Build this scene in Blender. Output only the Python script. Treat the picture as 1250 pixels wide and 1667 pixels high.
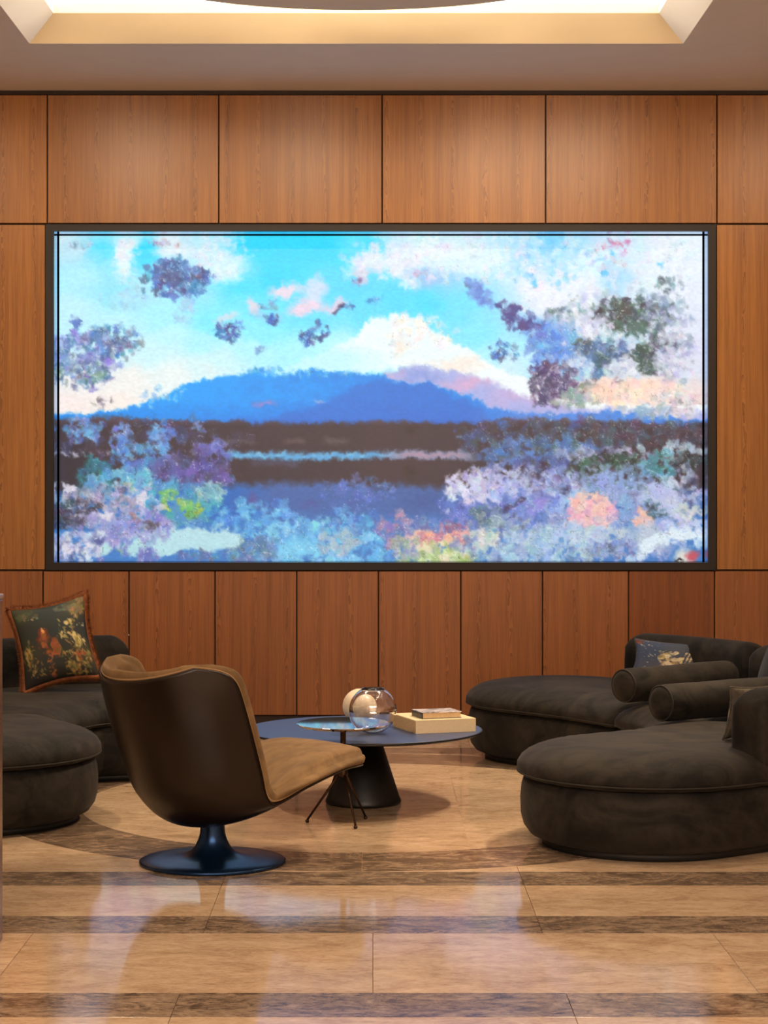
import bpy, bmesh, math, random
import numpy as np
from mathutils import Vector, Matrix

for o in list(bpy.data.objects):
    bpy.data.objects.remove(o)
scene = bpy.context.scene
COL = scene.collection

# ---------------------------------------------------------------- camera, world, lights, exposure
# metres: X to the right, Y away from the camera, Z up; the camera stands 1.35 m above the floor, level, square to the end wall
F_PX, VX, VY, EYE, WALL = 3200.0, 607.0, 805.0, 1.35, 11.58
cam_d = bpy.data.cameras.new('camera')
cam = bpy.data.objects.new('camera', cam_d)
COL.objects.link(cam)
cam.location = (0, 0, EYE)
cam.rotation_euler = (math.pi / 2, 0, 0)
cam_d.sensor_fit = 'VERTICAL'
cam_d.sensor_height = 36.0
cam_d.lens = 36.0 * F_PX / 1667.0
cam_d.shift_x = (625.0 - VX) / 1667.0
cam_d.shift_y = (VY - 833.5) / 1667.0
cam_d.clip_end = 100
scene.camera = cam

world = bpy.data.worlds.new('world')
scene.world = world
world.use_nodes = True
world.node_tree.nodes['Background'].inputs[0].default_value = (1.0, 0.86, 0.7, 1)
world.node_tree.nodes['Background'].inputs[1].default_value = 0.1

scene.view_settings.view_transform = 'Standard'
scene.view_settings.look = 'None'
scene.view_settings.exposure = 0.0
scene.view_settings.gamma = 1.0
scene.view_settings.use_curve_mapping = False

COVE_POWER = 6.5
WARM = (1.0, 0.76, 0.52)


def spot(name, loc, target, watts, deg, blend=0.6, size=0.05, col=WARM):
    d = bpy.data.lights.new(name, 'SPOT')
    d.energy, d.spot_size, d.spot_blend, d.shadow_soft_size, d.color = watts, math.radians(deg), blend, size, col
    o = bpy.data.objects.new(name, d)
    COL.objects.link(o)
    o.location = loc
    o.rotation_euler = (Vector(target) - Vector(loc)).to_track_quat('-Z', 'Y').to_euler()
    return o


# downlights set in the ceiling round the light coffer
spot('downlight', (1.95, 8.3, 3.70), (0.1, 8.5, 0.0), 310, 60)
spot('downlight', (1.95, 9.1, 3.70), (0.4, 8.8, 0.0), 310, 60)
spot('downlight', (-2.1, 8.7, 3.70), (-0.6, 8.6, 0.0), 230, 60)
spot('downlight', (0.9, 6.5, 3.70), (0.7, 6.6, 0.0), 85, 75)
spot('downlight', (-1.1, 6.5, 3.70), (-0.9, 6.4, 0.0), 85, 75)
spot('downlight', (0.9, 4.2, 3.70), (0.7, 4.4, 0.0), 60, 85)
spot('downlight', (-1.1, 4.2, 3.70), (-0.9, 4.4, 0.0), 60, 85)
# wall washers, tilted to the panelled wall
for _x in (-2.9, -1.65, -0.45, 0.75, 1.45, 2.7):
    spot('wall_washer', (_x, 9.3, 3.70), (_x, 11.6, 2.35), 64, 80, 0.9)
# added fill: unseen area lamp behind the camera, lifts the room and ceiling
_a = bpy.data.lights.new('room_fill_light', 'AREA')
_a.shape, _a.size, _a.size_y, _a.energy, _a.color = 'RECTANGLE', 5.0, 3.0, 620, (1.0, 0.88, 0.76)
_o = bpy.data.objects.new('room_fill_light', _a)
COL.objects.link(_o)
_o.location = (0, -0.3, 3.66)

# ---------------------------------------------------------------- helpers


def px(x, y, d):
    """point seen at photo pixel (x, y) at distance d from the camera"""
    return Vector(((x - VX) * d / F_PX, d, EYE - (y - VY) * d / F_PX))


def wx(x):
    return (x - VX) * WALL / F_PX


def wz(y):
    return EYE - (y - VY) * WALL / F_PX


def tag(o, label=None, cat=None, group=None, kind=None):
    for k, v in (('label', label), ('category', cat), ('group', group), ('kind', kind)):
        if v:
            o[k] = v
    return o


def link(name, me, mat=None, parent=None, smooth=False):
    o = bpy.data.objects.new(name, me)
    COL.objects.link(o)
    if mat is not None and not me.materials:
        me.materials.append(mat)
    if smooth:
        me.polygons.foreach_set('use_smooth', [True] * len(me.polygons))
    if parent is not None:
        o.parent = parent
    return o


def thing(name, loc, label, cat, group=None, rz=0.0):
    o = bpy.data.objects.new(name, None)
    o.empty_display_size = 0.1
    COL.objects.link(o)
    o.location = loc
    o.rotation_euler = (0, 0, rz)
    return tag(o, label, cat, group)


def from_bm(name, bm, mat, parent=None, smooth=False, normals=True):
    me = bpy.data.meshes.new(name)
    if normals:
        bmesh.ops.recalc_face_normals(bm, faces=bm.faces)
    bm.to_mesh(me)
    bm.free()
    return link(name, me, mat, parent, smooth)


def bm_box(bm, x0, x1, y0, y1, z0, z1, bev=0.0, seg=2):
    r = bmesh.ops.create_cube(bm, size=1.0)
    vs = r['verts']
    bmesh.ops.scale(bm, vec=(x1 - x0, y1 - y0, z1 - z0), verts=vs)
    bmesh.ops.translate(bm, vec=((x0 + x1) / 2, (y0 + y1) / 2, (z0 + z1) / 2), verts=vs)
    if bev:
        es = list({e for v in vs for e in v.link_edges})
        bmesh.ops.bevel(bm, geom=es, offset=bev, segments=seg, affect='EDGES', profile=0.5)


def box(name, x0, x1, y0, y1, z0, z1, mat, parent=None, bev=0.0, seg=2):
    bm = bmesh.new()
    bm_box(bm, x0, x1, y0, y1, z0, z1, bev, seg)
    return from_bm(name, bm, mat, parent)


def lathe(name, prof, mat, parent=None, n=48, smooth=True, closed_ends=True):
    """turn a list of (radius, z) round the z axis"""
    bm = bmesh.new()
    rings = []
    for r, z in prof:
        if r < 1e-6:
            rings.append([bm.verts.new((0, 0, z))])
        else:
            rings.append([bm.verts.new((r * math.cos(6.283185307 * k / n), r * math.sin(6.283185307 * k / n), z)) for k in range(n)])
    for a, b in zip(rings, rings[1:]):
        for k in range(n):
            k2 = (k + 1) % n
            if len(a) == 1 and len(b) == 1:
                continue
            if len(a) == 1:
                bm.faces.new((a[0], b[k], b[k2]))
            elif len(b) == 1:
                bm.faces.new((a[k], a[k2], b[0]))
            else:
                bm.faces.new((a[k], a[k2], b[k2], b[k]))
    return from_bm(name, bm, mat, parent, smooth)


def tube_bm(bm, pts, rad, n=8, closed=False):
    pts = [Vector(p) for p in pts]
    m = len(pts)
    rings = []
    up = Vector((0.13, 0.21, 0.97)).normalized()
    for i, p in enumerate(pts):
        a = pts[(i - 1) % m] if closed or i > 0 else p
        b = pts[(i + 1) % m] if closed or i < m - 1 else p
        t = (b - a).normalized()
        s = t.cross(up)
        if s.length < 1e-3:
            s = t.cross(Vector((1, 0, 0)))
        s.normalize()
        u = s.cross(t)
        r = rad[i] if isinstance(rad, (list, tuple)) else rad
        rings.append([bm.verts.new(p + r * (math.cos(6.2832 * k / n) * s + math.sin(6.2832 * k / n) * u)) for k in range(n)])
    for i in range(m if closed else m - 1):
        a, b = rings[i], rings[(i + 1) % m]
        for k in range(n):
            bm.faces.new((a[k], a[(k + 1) % n], b[(k + 1) % n], b[k]))
    if not closed:
        bm.faces.new(rings[0])
        bm.faces.new(rings[-1])


def tube(name, pts, rad, mat, parent=None, n=8, closed=False):
    bm = bmesh.new()
    tube_bm(bm, pts, rad, n, closed)
    return from_bm(name, bm, mat, parent, True)


def crom(P, t):
    """Catmull-Rom through the rows of P at t in 0..len-1 (array)"""
    P = np.asarray(P, float)
    if P.ndim == 1:
        P = P[:, None]
    Q = np.vstack([2 * P[0] - P[1], P, 2 * P[-1] - P[-2]])
    t = np.clip(np.asarray(t, float), 0, len(P) - 1 - 1e-9)
    i = np.floor(t).astype(int)
    f = (t - i)[..., None]
    p0, p1, p2, p3 = Q[i], Q[i + 1], Q[i + 2], Q[i + 3]
    return 0.5 * (2 * p1 + (p2 - p0) * f + (2 * p0 - 5 * p1 + 4 * p2 - p3) * f ** 2 + (3 * p1 - p0 - 3 * p2 + p3) * f ** 3)

# ---------------------------------------------------------------- painted pictures (flat print on screen and cloth), computed with numpy
def lin(c):
    c = np.asarray(c, dtype=np.float64) / 255.0
    return np.where(c <= 0.04045, c / 12.92, ((c + 0.055) / 1.055) ** 2.4)


def vnoise(rs, X, Y, cell):
    """smooth value noise, 0..1, sampled at arrays X, Y"""
    n = 64
    g = rs.rand(n, n)
    fx, fy = X / cell, Y / cell
    ix, iy = np.floor(fx).astype(int), np.floor(fy).astype(int)
    tx, ty = fx - ix, fy - iy
    tx, ty = tx * tx * (3 - 2 * tx), ty * ty * (3 - 2 * ty)
    a, b = g[iy % n, ix % n], g[iy % n, (ix + 1) % n]
    c, d = g[(iy + 1) % n, ix % n], g[(iy + 1) % n, (ix + 1) % n]
    return (a * (1 - tx) + b * tx) * (1 - ty) + (c * (1 - tx) + d * tx) * ty


def fbm(rs, X, Y, cell, octs=4):
    s, a, t = 0, 1.0, 0
    for k in range(octs):
        s = s + a * vnoise(rs, X + 13.7 * k, Y + 7.1 * k, cell / 2 ** k)
        t += a
        a *= 0.55
    return s / t


class Canvas:
    def __init__(self, x0, x1, y0, y1, step, seed):
        self.rs = np.random.RandomState(seed)
        self.x0, self.y0, self.step = x0, y0, step
        self.w, self.h = int(round((x1 - x0) / step)) + 1, int(round((y1 - y0) / step)) + 1
        self.X, self.Y = np.meshgrid(x0 + step * np.arange(self.w), y0 + step * np.arange(self.h))
        self.img = np.zeros((self.h, self.w, 3))
        r = self.rs
        self.n1 = fbm(r, self.X, self.Y, 90, 5) - 0.5
        self.n2 = fbm(r, self.X, self.Y, 90, 5) - 0.5
        self.f1 = fbm(r, self.X, self.Y, 14, 3) - 0.5
        self.f2 = fbm(r, self.X, self.Y, 14, 3) - 0.5
        self.cm = np.zeros_like(self.X)
        self.g1 = fbm(r, self.X, self.Y, 5, 2) - 0.5

    def field(self, pts, power=3.2, warp=60, fwarp=14):
        """blend of colour samples (x, y, rgb) by inverse distance with a warped domain"""
        X = self.X + warp * self.n1 + fwarp * self.f1
        Y = self.Y + warp * self.n2 + fwarp * self.f2
        acc, ws = 0, 0
        for x, y, c in pts:
            w = 1.0 / (((X - x) ** 2 + (1.5 * (Y - y)) ** 2) + 60.0) ** (power / 2)
            acc = acc + w[..., None] * np.asarray(c, float)
            ws = ws + w
        self.img = acc / ws[..., None]

    def mix(self, mask, col):
        self.img += np.clip(mask, 0, 1)[..., None] * (np.asarray(col, float) - self.img)

    def ell(self, cx, cy, rx, ry, soft=0.35, rough=1.0):
        d = np.sqrt(((self.X - cx + 40 * rough * self.n1 + 18 * rough * self.f1) / rx) ** 2 + ((self.Y - cy + 40 * rough * self.n2 + 18 * rough * self.f2) / ry) ** 2)
        return np.clip((1 - d) / soft, 0, 1)

    def below(self, pts, rough=10, soft=5):
        """1 below the polyline y(x)"""
        xs, ys = zip(*pts)
        yl = np.interp(self.X, xs, ys) + rough * 2 * self.f1
        return np.clip((self.Y - yl) / soft + 0.5, 0, 1)

    def dab(self, x, y, r, col, a=0.8, ring=0.0, asp=1.0, ang=0.0, ringcol=None, lace=False):
        s = self.step
        R = r * max(asp, 1) + 2 * s
        i0, i1 = int((x - R - self.x0) / s), int((x + R - self.x0) / s) + 2
        j0, j1 = int((y - R - self.y0) / s), int((y + R - self.y0) / s) + 2
        i0, j0, i1, j1 = max(i0, 0), max(j0, 0), min(i1, self.w), min(j1, self.h)
        if i0 >= i1 or j0 >= j1:
            return
        dx, dy = self.X[j0:j1, i0:i1] - x, self.Y[j0:j1, i0:i1] - y
        ca, sa = math.cos(ang), math.sin(ang)
        u, v = (dx * ca + dy * sa) / asp, -dx * sa + dy * ca
        d = np.sqrt(u * u + v * v) + r * (1.1 * self.f1[j0:j1, i0:i1] + 1.5 * self.g1[j0:j1, i0:i1])
        m = np.clip((r - d) / (1.3 * s), 0, 1) * a
        im = self.img[j0:j1, i0:i1]
        if lace:
            cm = self.cm[j0:j1, i0:i1]
            np.maximum(cm, m, out=cm)
        im += m[..., None] * (np.asarray(col, float) - im)
        if ring:
            k = np.clip(1 - np.abs(d - r * 0.8) / (1.0 * s), 0, 1) * ring * np.clip(.5 + 5 * self.f2[j0:j1, i0:i1], 0, 1)
            rc = (245, 250, 255) if ringcol is None else ringcol
            im += k[..., None] * (np.asarray(rc, float) - im)

    def cluster(self, cx, cy, rx, ry, n, pal, r=(4, 10), a=(0.35, 0.85), ring=0.35, ringcol=None, jit=8, asp=1.4, edge=1.0):
        rs = self.rs
        for _ in range(n):
            t, q = rs.rand() * 6.283, rs.rand() ** (0.6 * edge) * (1 + 0.16 * abs(rs.randn()))
            x, y = cx + rx * q * math.cos(t), cy + ry * q * math.sin(t)
            c = np.clip(np.asarray(pal[rs.randint(len(pal))], float) + rs.randn(3) * jit, 0, 255)
            self.dab(x, y, rs.uniform(*r), c, rs.uniform(*a), ring * (rs.rand() < 0.45), 1 + (asp - 1) * rs.rand(), rs.rand() * 3.14, ringcol, True)

    def sparkle(self, cx, cy, rx, ry, n, col, r=(0.8, 2.0), a=0.8):
        rs = self.rs
        for _ in range(n):
            t, q = rs.rand() * 6.283, math.sqrt(rs.rand())
            self.dab(cx + rx * q * math.cos(t), cy + ry * q * math.sin(t), rs.uniform(*r), col, a, 0, rs.uniform(1, 2.2), rs.rand() * 3.14)


def paint_screen():
    c = Canvas(88, 1152, 376, 916, 1.5, 7)
    rs = c.rs
    CY, CY2, PC, WH = (30, 215, 255), (95, 225, 255), (178, 240, 255), (246, 250, 252)
    LV, PK = (226, 238, 252), (250, 214, 232)
    c.field([
        (90, 380, (205, 235, 245)), (120, 400, (190, 230, 245)), (160, 400, CY2), (200, 400, (225, 245, 250)), (230, 410, CY), (270, 395, (205, 232, 245)),
        (330, 400, (200, 238, 250)), (370, 420, (190, 238, 250)), (420, 400, CY), (470, 395, CY), (520, 405, CY), (570, 395, CY2), (610, 400, CY), (640, 395, LV),
        (120, 450, PC), (180, 460, (150, 230, 250)), (230, 470, (165, 235, 250)), (300, 470, (150, 232, 252)), (380, 460, (70, 222, 255)), (440, 440, (40, 216, 255)),
        (100, 510, (195, 242, 252)), (180, 520, (190, 243, 252)), (260, 520, (170, 242, 253)), (340, 520, (130, 236, 255)), (420, 500, (110, 232, 255)), (500, 500, (110, 226, 255)),
        (560, 470, (90, 218, 255)), (600, 500, (100, 222, 255)), (640, 490, (85, 220, 255)), (700, 490, (75, 220, 255)), (740, 500, (115, 226, 255)), (700, 520, (120, 230, 255)),
        (240, 570, (205, 245, 252)), (330, 560, (176, 243, 253)), (260, 545, (190, 244, 252)), (420, 530, (140, 238, 255)), (360, 585, (205, 245, 250)), (420, 560, (180, 244, 253)), (500, 560, (175, 244, 253)), (560, 570, (190, 247, 250)),
        (130, 620, (238, 240, 240)), (200, 620, (242, 243, 240)), (270, 610, (235, 246, 245)), (110, 650, (248, 236, 232)), (180, 650, (248, 238, 232)), (340, 600, (220, 244, 246)),
        (780, 540, (135, 232, 255)), (850, 560, (170, 238, 255)), (800, 580, (175, 240, 255)), (880, 590, (195, 240, 255)), (840, 600, (205, 240, 250)),
        (680, 400, (205, 240, 250)), (740, 400, (225, 245, 250)), (800, 420, (205, 240, 253)), (720, 440, (140, 205, 248)), (850, 400, (180, 228, 252)), (900, 395, (125, 210, 252)),
        (870, 430, (165, 225, 252)), (940, 410, (170, 225, 250)), (960, 440, (220, 244, 252)), (1000, 400, (205, 228, 248)), (1050, 410, (215, 240, 252)), (1100, 400, (238, 246, 253)),
        (1145, 420, (235, 244, 253)), (1000, 450, (160, 218, 250)), (890, 470, (235, 242, 253)), (930, 490, (238, 242, 253)), (960, 470, (230, 242, 252)), (1050, 460, (220, 238, 250)),
        (1120, 480, (232, 240, 252)), (1140, 560, (226, 228, 246)), (1130, 600, (222, 226, 240)), (1110, 520, (228, 234, 250)), (1000, 510, (190, 205, 220)), (900, 540, (110, 175, 235)),
        (920, 570, (80, 150, 225)), (960, 560, (170, 200, 235)), (1050, 600, (215, 220, 230)), (1000, 640, (250, 222, 205)), (1060, 640, (252, 224, 208)), (1110, 650, (240, 220, 215)),
        (960, 650, (215, 205, 200)), (1040, 660, (225, 215, 225)),
    ], 3.4, 46, 12)
    # white and pink clouds in the sky
    for x, y, rx, ry, col, a in [(195, 420, 16, 34, WH, .8), (270, 400, 40, 22, (225, 240, 248), .8), (345, 440, 45, 26, (222, 246, 250), .8), (230, 480, 60, 22, (175, 232, 250), .6),
                                 (600, 425, 42, 26, (240, 236, 248), .85), (655, 420, 46, 36, (236, 240, 250), .9), (700, 400, 60, 22, WH, .7), (760, 415, 70, 34, (224, 246, 252), .7),
                                 (460, 465, 36, 16, (250, 222, 236), .9), (510, 470, 26, 24, (238, 226, 244), .75), (500, 492, 46, 13, (247, 216, 234), .9), (545, 498, 20, 10, (250, 214, 232), .8),
                                 (405, 495, 14, 10, (248, 214, 226), .8), (580, 450, 16, 18, (245, 210, 228), .7), (370, 515, 22, 10, (246, 222, 234), .6), (970, 415, 30, 22, (215, 246, 252), .85),
                                 (920, 470, 80, 40, (236, 242, 253), .8), (1090, 440, 60, 50, (240, 247, 254), .6), (430, 505, 34, 14, (165, 205, 240), .6), (690, 450, 60, 20, (165, 200, 240), .6)]:
        c.mix(a * c.ell(x, y, rx, ry, .5), col)
    for x, y, rx, ry, n in [(200, 420, 22, 36, 40), (330, 410, 70, 36, 110), (600, 420, 45, 28, 70), (670, 415, 60, 42, 120), (780, 410, 90, 40, 120), (900, 420, 80, 40, 150), (1050, 420, 90, 50, 150), (920, 480, 80, 50, 80)]:
        c.cluster(x, y, rx, ry, n, [(240, 246, 252), (225, 240, 250), (205, 238, 252), (232, 228, 246)], (3, 9), (.12, .45), .1, None, 8)
    c.cluster(900, 420, 60, 44, 60, [(100, 205, 250), (140, 215, 250), (90, 195, 245)], (2, 6), (.2, .55), 0, None, 8)
    c.cluster(1000, 410, 40, 26, 40, [(120, 200, 248), (170, 210, 245), (214, 170, 205)], (2, 6), (.2, .55), .1, None, 8)
    c.cluster(1012, 392, 22, 8, 30, [(205, 130, 175), (220, 180, 205)], (2, 5), (.4, .8), 0, None, 8)
    for x, y, r in [(876, 454, 6), (988, 438, 6), (1082, 424, 5), (1002, 405, 4)]:
        c.dab(x, y, r, (95, 200, 245), .9)
    c.cluster(122, 392, 20, 6, 25, [(120, 150, 180), (190, 175, 200)], (1.5, 4), (.4, .8), .2)
    c.cluster(262, 389, 24, 6, 25, [(150, 140, 180), (225, 170, 170)], (1.5, 4), (.4, .8), .2)
    c.sparkle(1110, 420, 26, 30, 60, (110, 130, 170), (.8, 1.6), .6)
    c.sparkle(760, 405, 26, 18, 40, (110, 170, 190), (.8, 1.5), .6)
    c.sparkle(830, 440, 70, 40, 70, (110, 180, 230), (.8, 1.6), .5)
    # the dark blossoms floating in the sky
    DB = [(52, 92, 160), (40, 110, 180), (70, 70, 120), (90, 130, 200), (60, 120, 190)]
    c.cluster(283, 448, 44, 26, 210, DB, (3, 8), (.45, .9), .35, (190, 225, 250), 12)
    c.mix(.75 * c.ell(278, 448, 34, 14, .6, .6), (68, 72, 122))
    c.sparkle(285, 446, 44, 26, 90, (160, 205, 245), (.8, 1.8), .7)
    c.cluster(295, 500, 14, 22, 30, [(170, 210, 240), (150, 195, 235)], (3, 7), (.2, .5), .2)
    c.cluster(195, 480, 40, 16, 40, [(140, 200, 235), (165, 215, 240)], (3, 7), (.2, .5), .3)
    VL = [(112, 130, 205), (138, 145, 215), (96, 110, 160), (150, 170, 225), (80, 130, 180)]
    c.cluster(140, 575, 46, 42, 170, VL, (4, 9), (.4, .8), .35, (225, 240, 252), 14)
    c.cluster(180, 550, 40, 24, 130, [(70, 100, 150), (60, 140, 190), (110, 115, 150), (90, 150, 205)], (3, 8), (.4, .85), .45, (220, 240, 250), 12)
    c.cluster(125, 600, 36, 26, 130, [(70, 110, 130), (110, 150, 140), (130, 170, 215), (84, 92, 130)], (3, 7), (.4, .85), .5, (230, 245, 252), 12)
    c.mix(.6 * c.ell(140, 578, 26, 22, .8), (135, 140, 220))
    c.mix(.5 * c.ell(180, 560, 20, 14, .8), (88, 92, 132))
    c.sparkle(135, 580, 46, 46, 140, (240, 248, 255), (.8, 2), .8)
    for x, y, rx, ry, n, p in [(368, 535, 24, 16, 60, DB), (520, 535, 13, 16, 34, DB), (497, 546, 10, 9, 24, DB), (436, 492, 12, 8, 18, [(120, 170, 205)]), (440, 512, 10, 8, 14, DB), (420, 565, 6, 4, 8, [(120, 180, 215)]),
                               (570, 491, 12, 4, 12, DB), (615, 483, 16, 5, 14, [(70, 150, 215)]), (823, 568, 20, 15, 60, DB), (775, 465, 12, 10, 30, DB)]:
        c.cluster(x, y, rx, ry, n, p, (2, 5.5), (.45, .9), .25, (170, 220, 250), 12)
    for k in range(7):
        c.dab(544 + 2.2 * k, 504 - 2.3 * k, 4.5, (70, 66, 110), .75)
    c.cluster(583, 453, 6, 7, 12, [(110, 80, 140), (170, 140, 190)], (2, 4), (.5, .9))
    c.cluster(688, 440, 16, 7, 20, [(170, 120, 170), (220, 200, 230)], (2, 4), (.4, .8), .4)
    # violet diagonal
    for k in range(150):
        t = rs.rand()
        x, y = 768 + 175 * t + rs.randn() * 4, 462 + 118 * t + rs.randn() * (5 + 10 * t)
        col = [(60, 70, 140), (84, 70, 130), (96, 130, 210), (120, 165, 230)][rs.randint(2) if .2 < t < .72 and rs.rand() < .75 else 2 + rs.randint(2)]
        c.dab(x, y, rs.uniform(3, 8), col, rs.uniform(.4, .85), 0, 1.5, .6)
    # big white cloud over the mountain
    cl = c.below([(60, 900), (330, 645), (470, 590), (520, 575), (580, 545), (604, 515), (640, 508), (682, 514), (716, 540), (760, 562), (810, 592), (860, 612), (900, 645), (1200, 660)], 9, 7)
    base = c.below([(60, 400), (480, 610), (600, 600), (690, 592), (740, 605), (800, 622), (880, 655), (1200, 900)], 6, 10)
    m = cl * (1 - base)
    c.mix(m * .92 * np.clip((c.X - 440) / 120, 0, 1), (245, 252, 252))
    c.mix(m * .9 * c.ell(540, 585, 110, 40, .7), (196, 246, 252))
    c.mix(.7 * c.ell(655, 560, 14, 22, .8, .6), (250, 226, 208))
    c.mix(.55 * m * c.ell(740, 590, 90, 20, .8), (253, 226, 208))
    c.cluster(640, 562, 8, 14, 20, [(190, 190, 205), (170, 200, 215)], (2, 4), (.3, .6))
    c.cluster(690, 535, 60, 26, 60, [(255, 252, 248), (244, 236, 236), (250, 240, 226)], (4, 9), (.3, .6), .1, None, 6)
    # pink haze below the cloud, then the blue mountain
    hz = c.below([(60, 700), (560, 640), (620, 606), (680, 588), (740, 602), (800, 618), (870, 645), (960, 662), (1200, 670)], 7, 9)
    c.mix(hz * .9, (168, 172, 226))
    c.mix(hz * .8 * c.ell(775, 618, 80, 20, .9), (226, 176, 208))
    c.mix(hz * .7 * c.ell(690, 605, 44, 12, .9), (128, 150, 216))
    c.mix(hz * .7 * c.ell(860, 650, 80, 22, .9), (212, 176, 214))
    c.mix(hz * .6 * c.ell(640, 606, 26, 12, .9), (222, 176, 206))
    mt = c.below([(60, 672), (130, 670), (200, 664), (235, 650), (265, 640), (300, 622), (345, 611), (390, 606), (425, 600), (455, 606), (500, 598), (560, 602), (620, 606), (640, 616), (700, 622), (760, 640), (800, 662), (900, 674), (1000, 668), (1060, 672), (1200, 690)], 7, 5)
    c.mix(mt, (18, 158, 244))
    k = np.clip((c.X - 330) / 330 + c.f1, 0, 1)
    c.mix(mt * k * .6, (44, 122, 214))
    c.mix(mt * np.clip((c.Y - 645) / 60, 0, 1) * .6, (40, 104, 204))
    c.mix(mt * c.below([(60, 700), (430, 680), (520, 655), (570, 630), (620, 616), (700, 622), (760, 650), (850, 700), (1200, 720)], 10, 9) * .6, (58, 106, 196))
    c.mix(mt * np.clip((c.X - 760) / 100, 0, 1) * .8, (98, 140, 218))
    c.mix(mt * np.clip((c.X - 960) / 80, 0, 1) * .6, (64, 140, 224))
    c.mix(.85 * c.ell(425, 657, 28, 6, .9, .5), (176, 132, 196))
    c.mix(.8 * c.ell(520, 648, 18, 4, .9, .5), (176, 176, 220))
    c.cluster(480, 602, 100, 7, 60, [(90, 190, 240), (60, 160, 230), (180, 235, 250)], (2, 5), (.3, .7), .2)
    c.cluster(260, 645, 40, 14, 30, [(60, 150, 225), (160, 210, 240)], (2, 5), (.3, .7), .4, (230, 244, 250))
    c.cluster(160, 652, 22, 7, 26, [(110, 100, 120), (180, 170, 180)], (1.5, 4.5), (.4, .8), .5)
    # dark shore bands and the bright streak
    dk = c.below([(60, 680), (185, 676), (300, 684), (500, 688), (620, 684), (760, 688), (850, 678), (1000, 684), (1080, 690), (1200, 684)], 5, 6)
    c.mix(dk, (84, 69, 78))
    c.mix(dk * (.5 + c.n1) * .6, (74, 70, 88))
    c.mix(dk * np.clip(.5 + 2 * c.n2, 0, 1) * .3, (104, 76, 88))
    for x0, x1, y, h, col, a in [(350, 420, 718, 5, (112, 104, 108), .8), (455, 500, 717, 7, (126, 108, 110), .8), (520, 570, 717, 8, (118, 108, 112), .8), (400, 490, 754, 8, (98, 100, 132), .7)]:
        c.mix(a * np.clip(1 - np.abs(c.Y - y + 6 * c.f2) / h, 0, 1) * np.clip((c.X - x0) / 12, 0, 1) * np.clip((x1 - c.X) / 12, 0, 1), col)
    st = np.clip(1.25 - np.abs(c.Y - 741 + 9 * c.f1 + 8 * c.n2) / 7.5, 0, 1) * np.clip((c.X - 352) / 20, 0, 1) * np.clip((790 - c.X) / 40, 0, 1)
    c.mix(st, (98, 182, 232))
    c.mix(st * np.clip((c.X - 610) / 50, 0, 1), (186, 158, 180))
    for _ in range(70):
        x = rs.uniform(370, 640)
        c.dab(x, 741 + rs.randn() * 3, rs.uniform(1, 2), (140, 214, 244), .7, 0, 5, -.35 + .2 * rs.randn())
    for y in (698, 770):
        c.mix(.6 * c.ell(668, y, 14, 16, .9, .4), (74, 56, 54))
    # blue water below
    wt = c.below([(60, 800), (360, 792), (440, 786), (520, 786), (600, 790), (720, 792), (780, 800), (900, 780), (1200, 800)], 6, 14)
    c.mix(wt, (82, 124, 190))
    c.mix(wt * np.clip((430 - c.X) / 60 + c.f1, 0, 1) * .9, (40, 128, 214))
    c.mix(wt * np.clip((c.Y - 835 + 30 * c.n1) / 20, 0, 1) * .85, (76, 148, 218))
    c.mix(wt * c.ell(408, 808, 14, 14, .8, .5) * .7, (120, 100, 168))
    c.mix(wt * c.ell(505, 822, 24, 10, .9, .5) * .5, (104, 100, 176))
    c.mix(wt * c.ell(690, 815, 60, 26, .8, .5) * .5, (72, 104, 170))
    c.cluster(575, 800, 60, 22, 70, [(98, 132, 210), (118, 150, 220), (90, 124, 196)], (3, 8), (.25, .6), .25, (150, 170, 235))
    c.cluster(420, 850, 60, 30, 150, [(96, 180, 240), (120, 205, 245), (70, 150, 225)], (4, 9), (.35, .75), .3, (180, 230, 252))
    c.cluster(520, 890, 110, 36, 330, [(112, 200, 244), (140, 214, 246), (96, 176, 236)], (5, 11), (.35, .8), .25, (190, 236, 252))
    c.mix(.8 * c.ell(478, 900, 52, 24, .5), (136, 218, 250))
    c.cluster(575, 850, 40, 22, 60, [(96, 186, 236), (72, 134, 214), (84, 120, 200)], (3, 8), (.3, .7), .3)
    c.cluster(550, 885, 34, 20, 60, [(160, 180, 210), (190, 190, 215), (160, 200, 210)], (4, 9), (.25, .6), .2)
    c.cluster(405, 898, 36, 20, 110, [(92, 140, 200), (104, 150, 190), (120, 140, 200), (130, 165, 175)], (4, 8), (.4, .8), .35, (170, 200, 235))
    # left bank of blossoms
    L = c.cluster
    c.mix(.9 * c.ell(120, 760, 40, 60, .5), (66, 62, 78))
    L(230, 720, 140, 34, 110, [(84, 74, 96), (92, 100, 140), (74, 110, 180), (100, 96, 130)], (5, 11), (.2, .55), .25, (140, 150, 200))
    L(130, 700, 26, 22, 60, [(92, 150, 230), (120, 140, 210), (110, 190, 240)], (3, 6), (.4, .8), .5, (190, 220, 250))
    L(188, 710, 15, 18, 45, [(92, 160, 236), (130, 150, 220)], (3, 6), (.4, .85), .5, (190, 220, 250))
    L(255, 715, 16, 26, 70, [(72, 150, 232), (100, 176, 240), (120, 150, 220)], (3, 7), (.4, .85), .4, (190, 225, 250))
    L(320, 692, 14, 6, 18, [(100, 140, 210), (150, 170, 225)], (2, 5), (.4, .8), .4)
    L(340, 735, 24, 16, 60, [(112, 120, 206), (100, 140, 214), (130, 120, 200)], (4, 8), (.4, .75), .3)
    L(210, 737, 46, 12, 70, [(80, 160, 210), (104, 190, 226), (90, 140, 210)], (3, 8), (.4, .8), .35)
    c.sparkle(140, 738, 60, 6, 90, (205, 205, 220), (.8, 2), .8)
    c.sparkle(290, 740, 40, 4, 50, (200, 205, 230), (.8, 1.8), .7)
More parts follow.
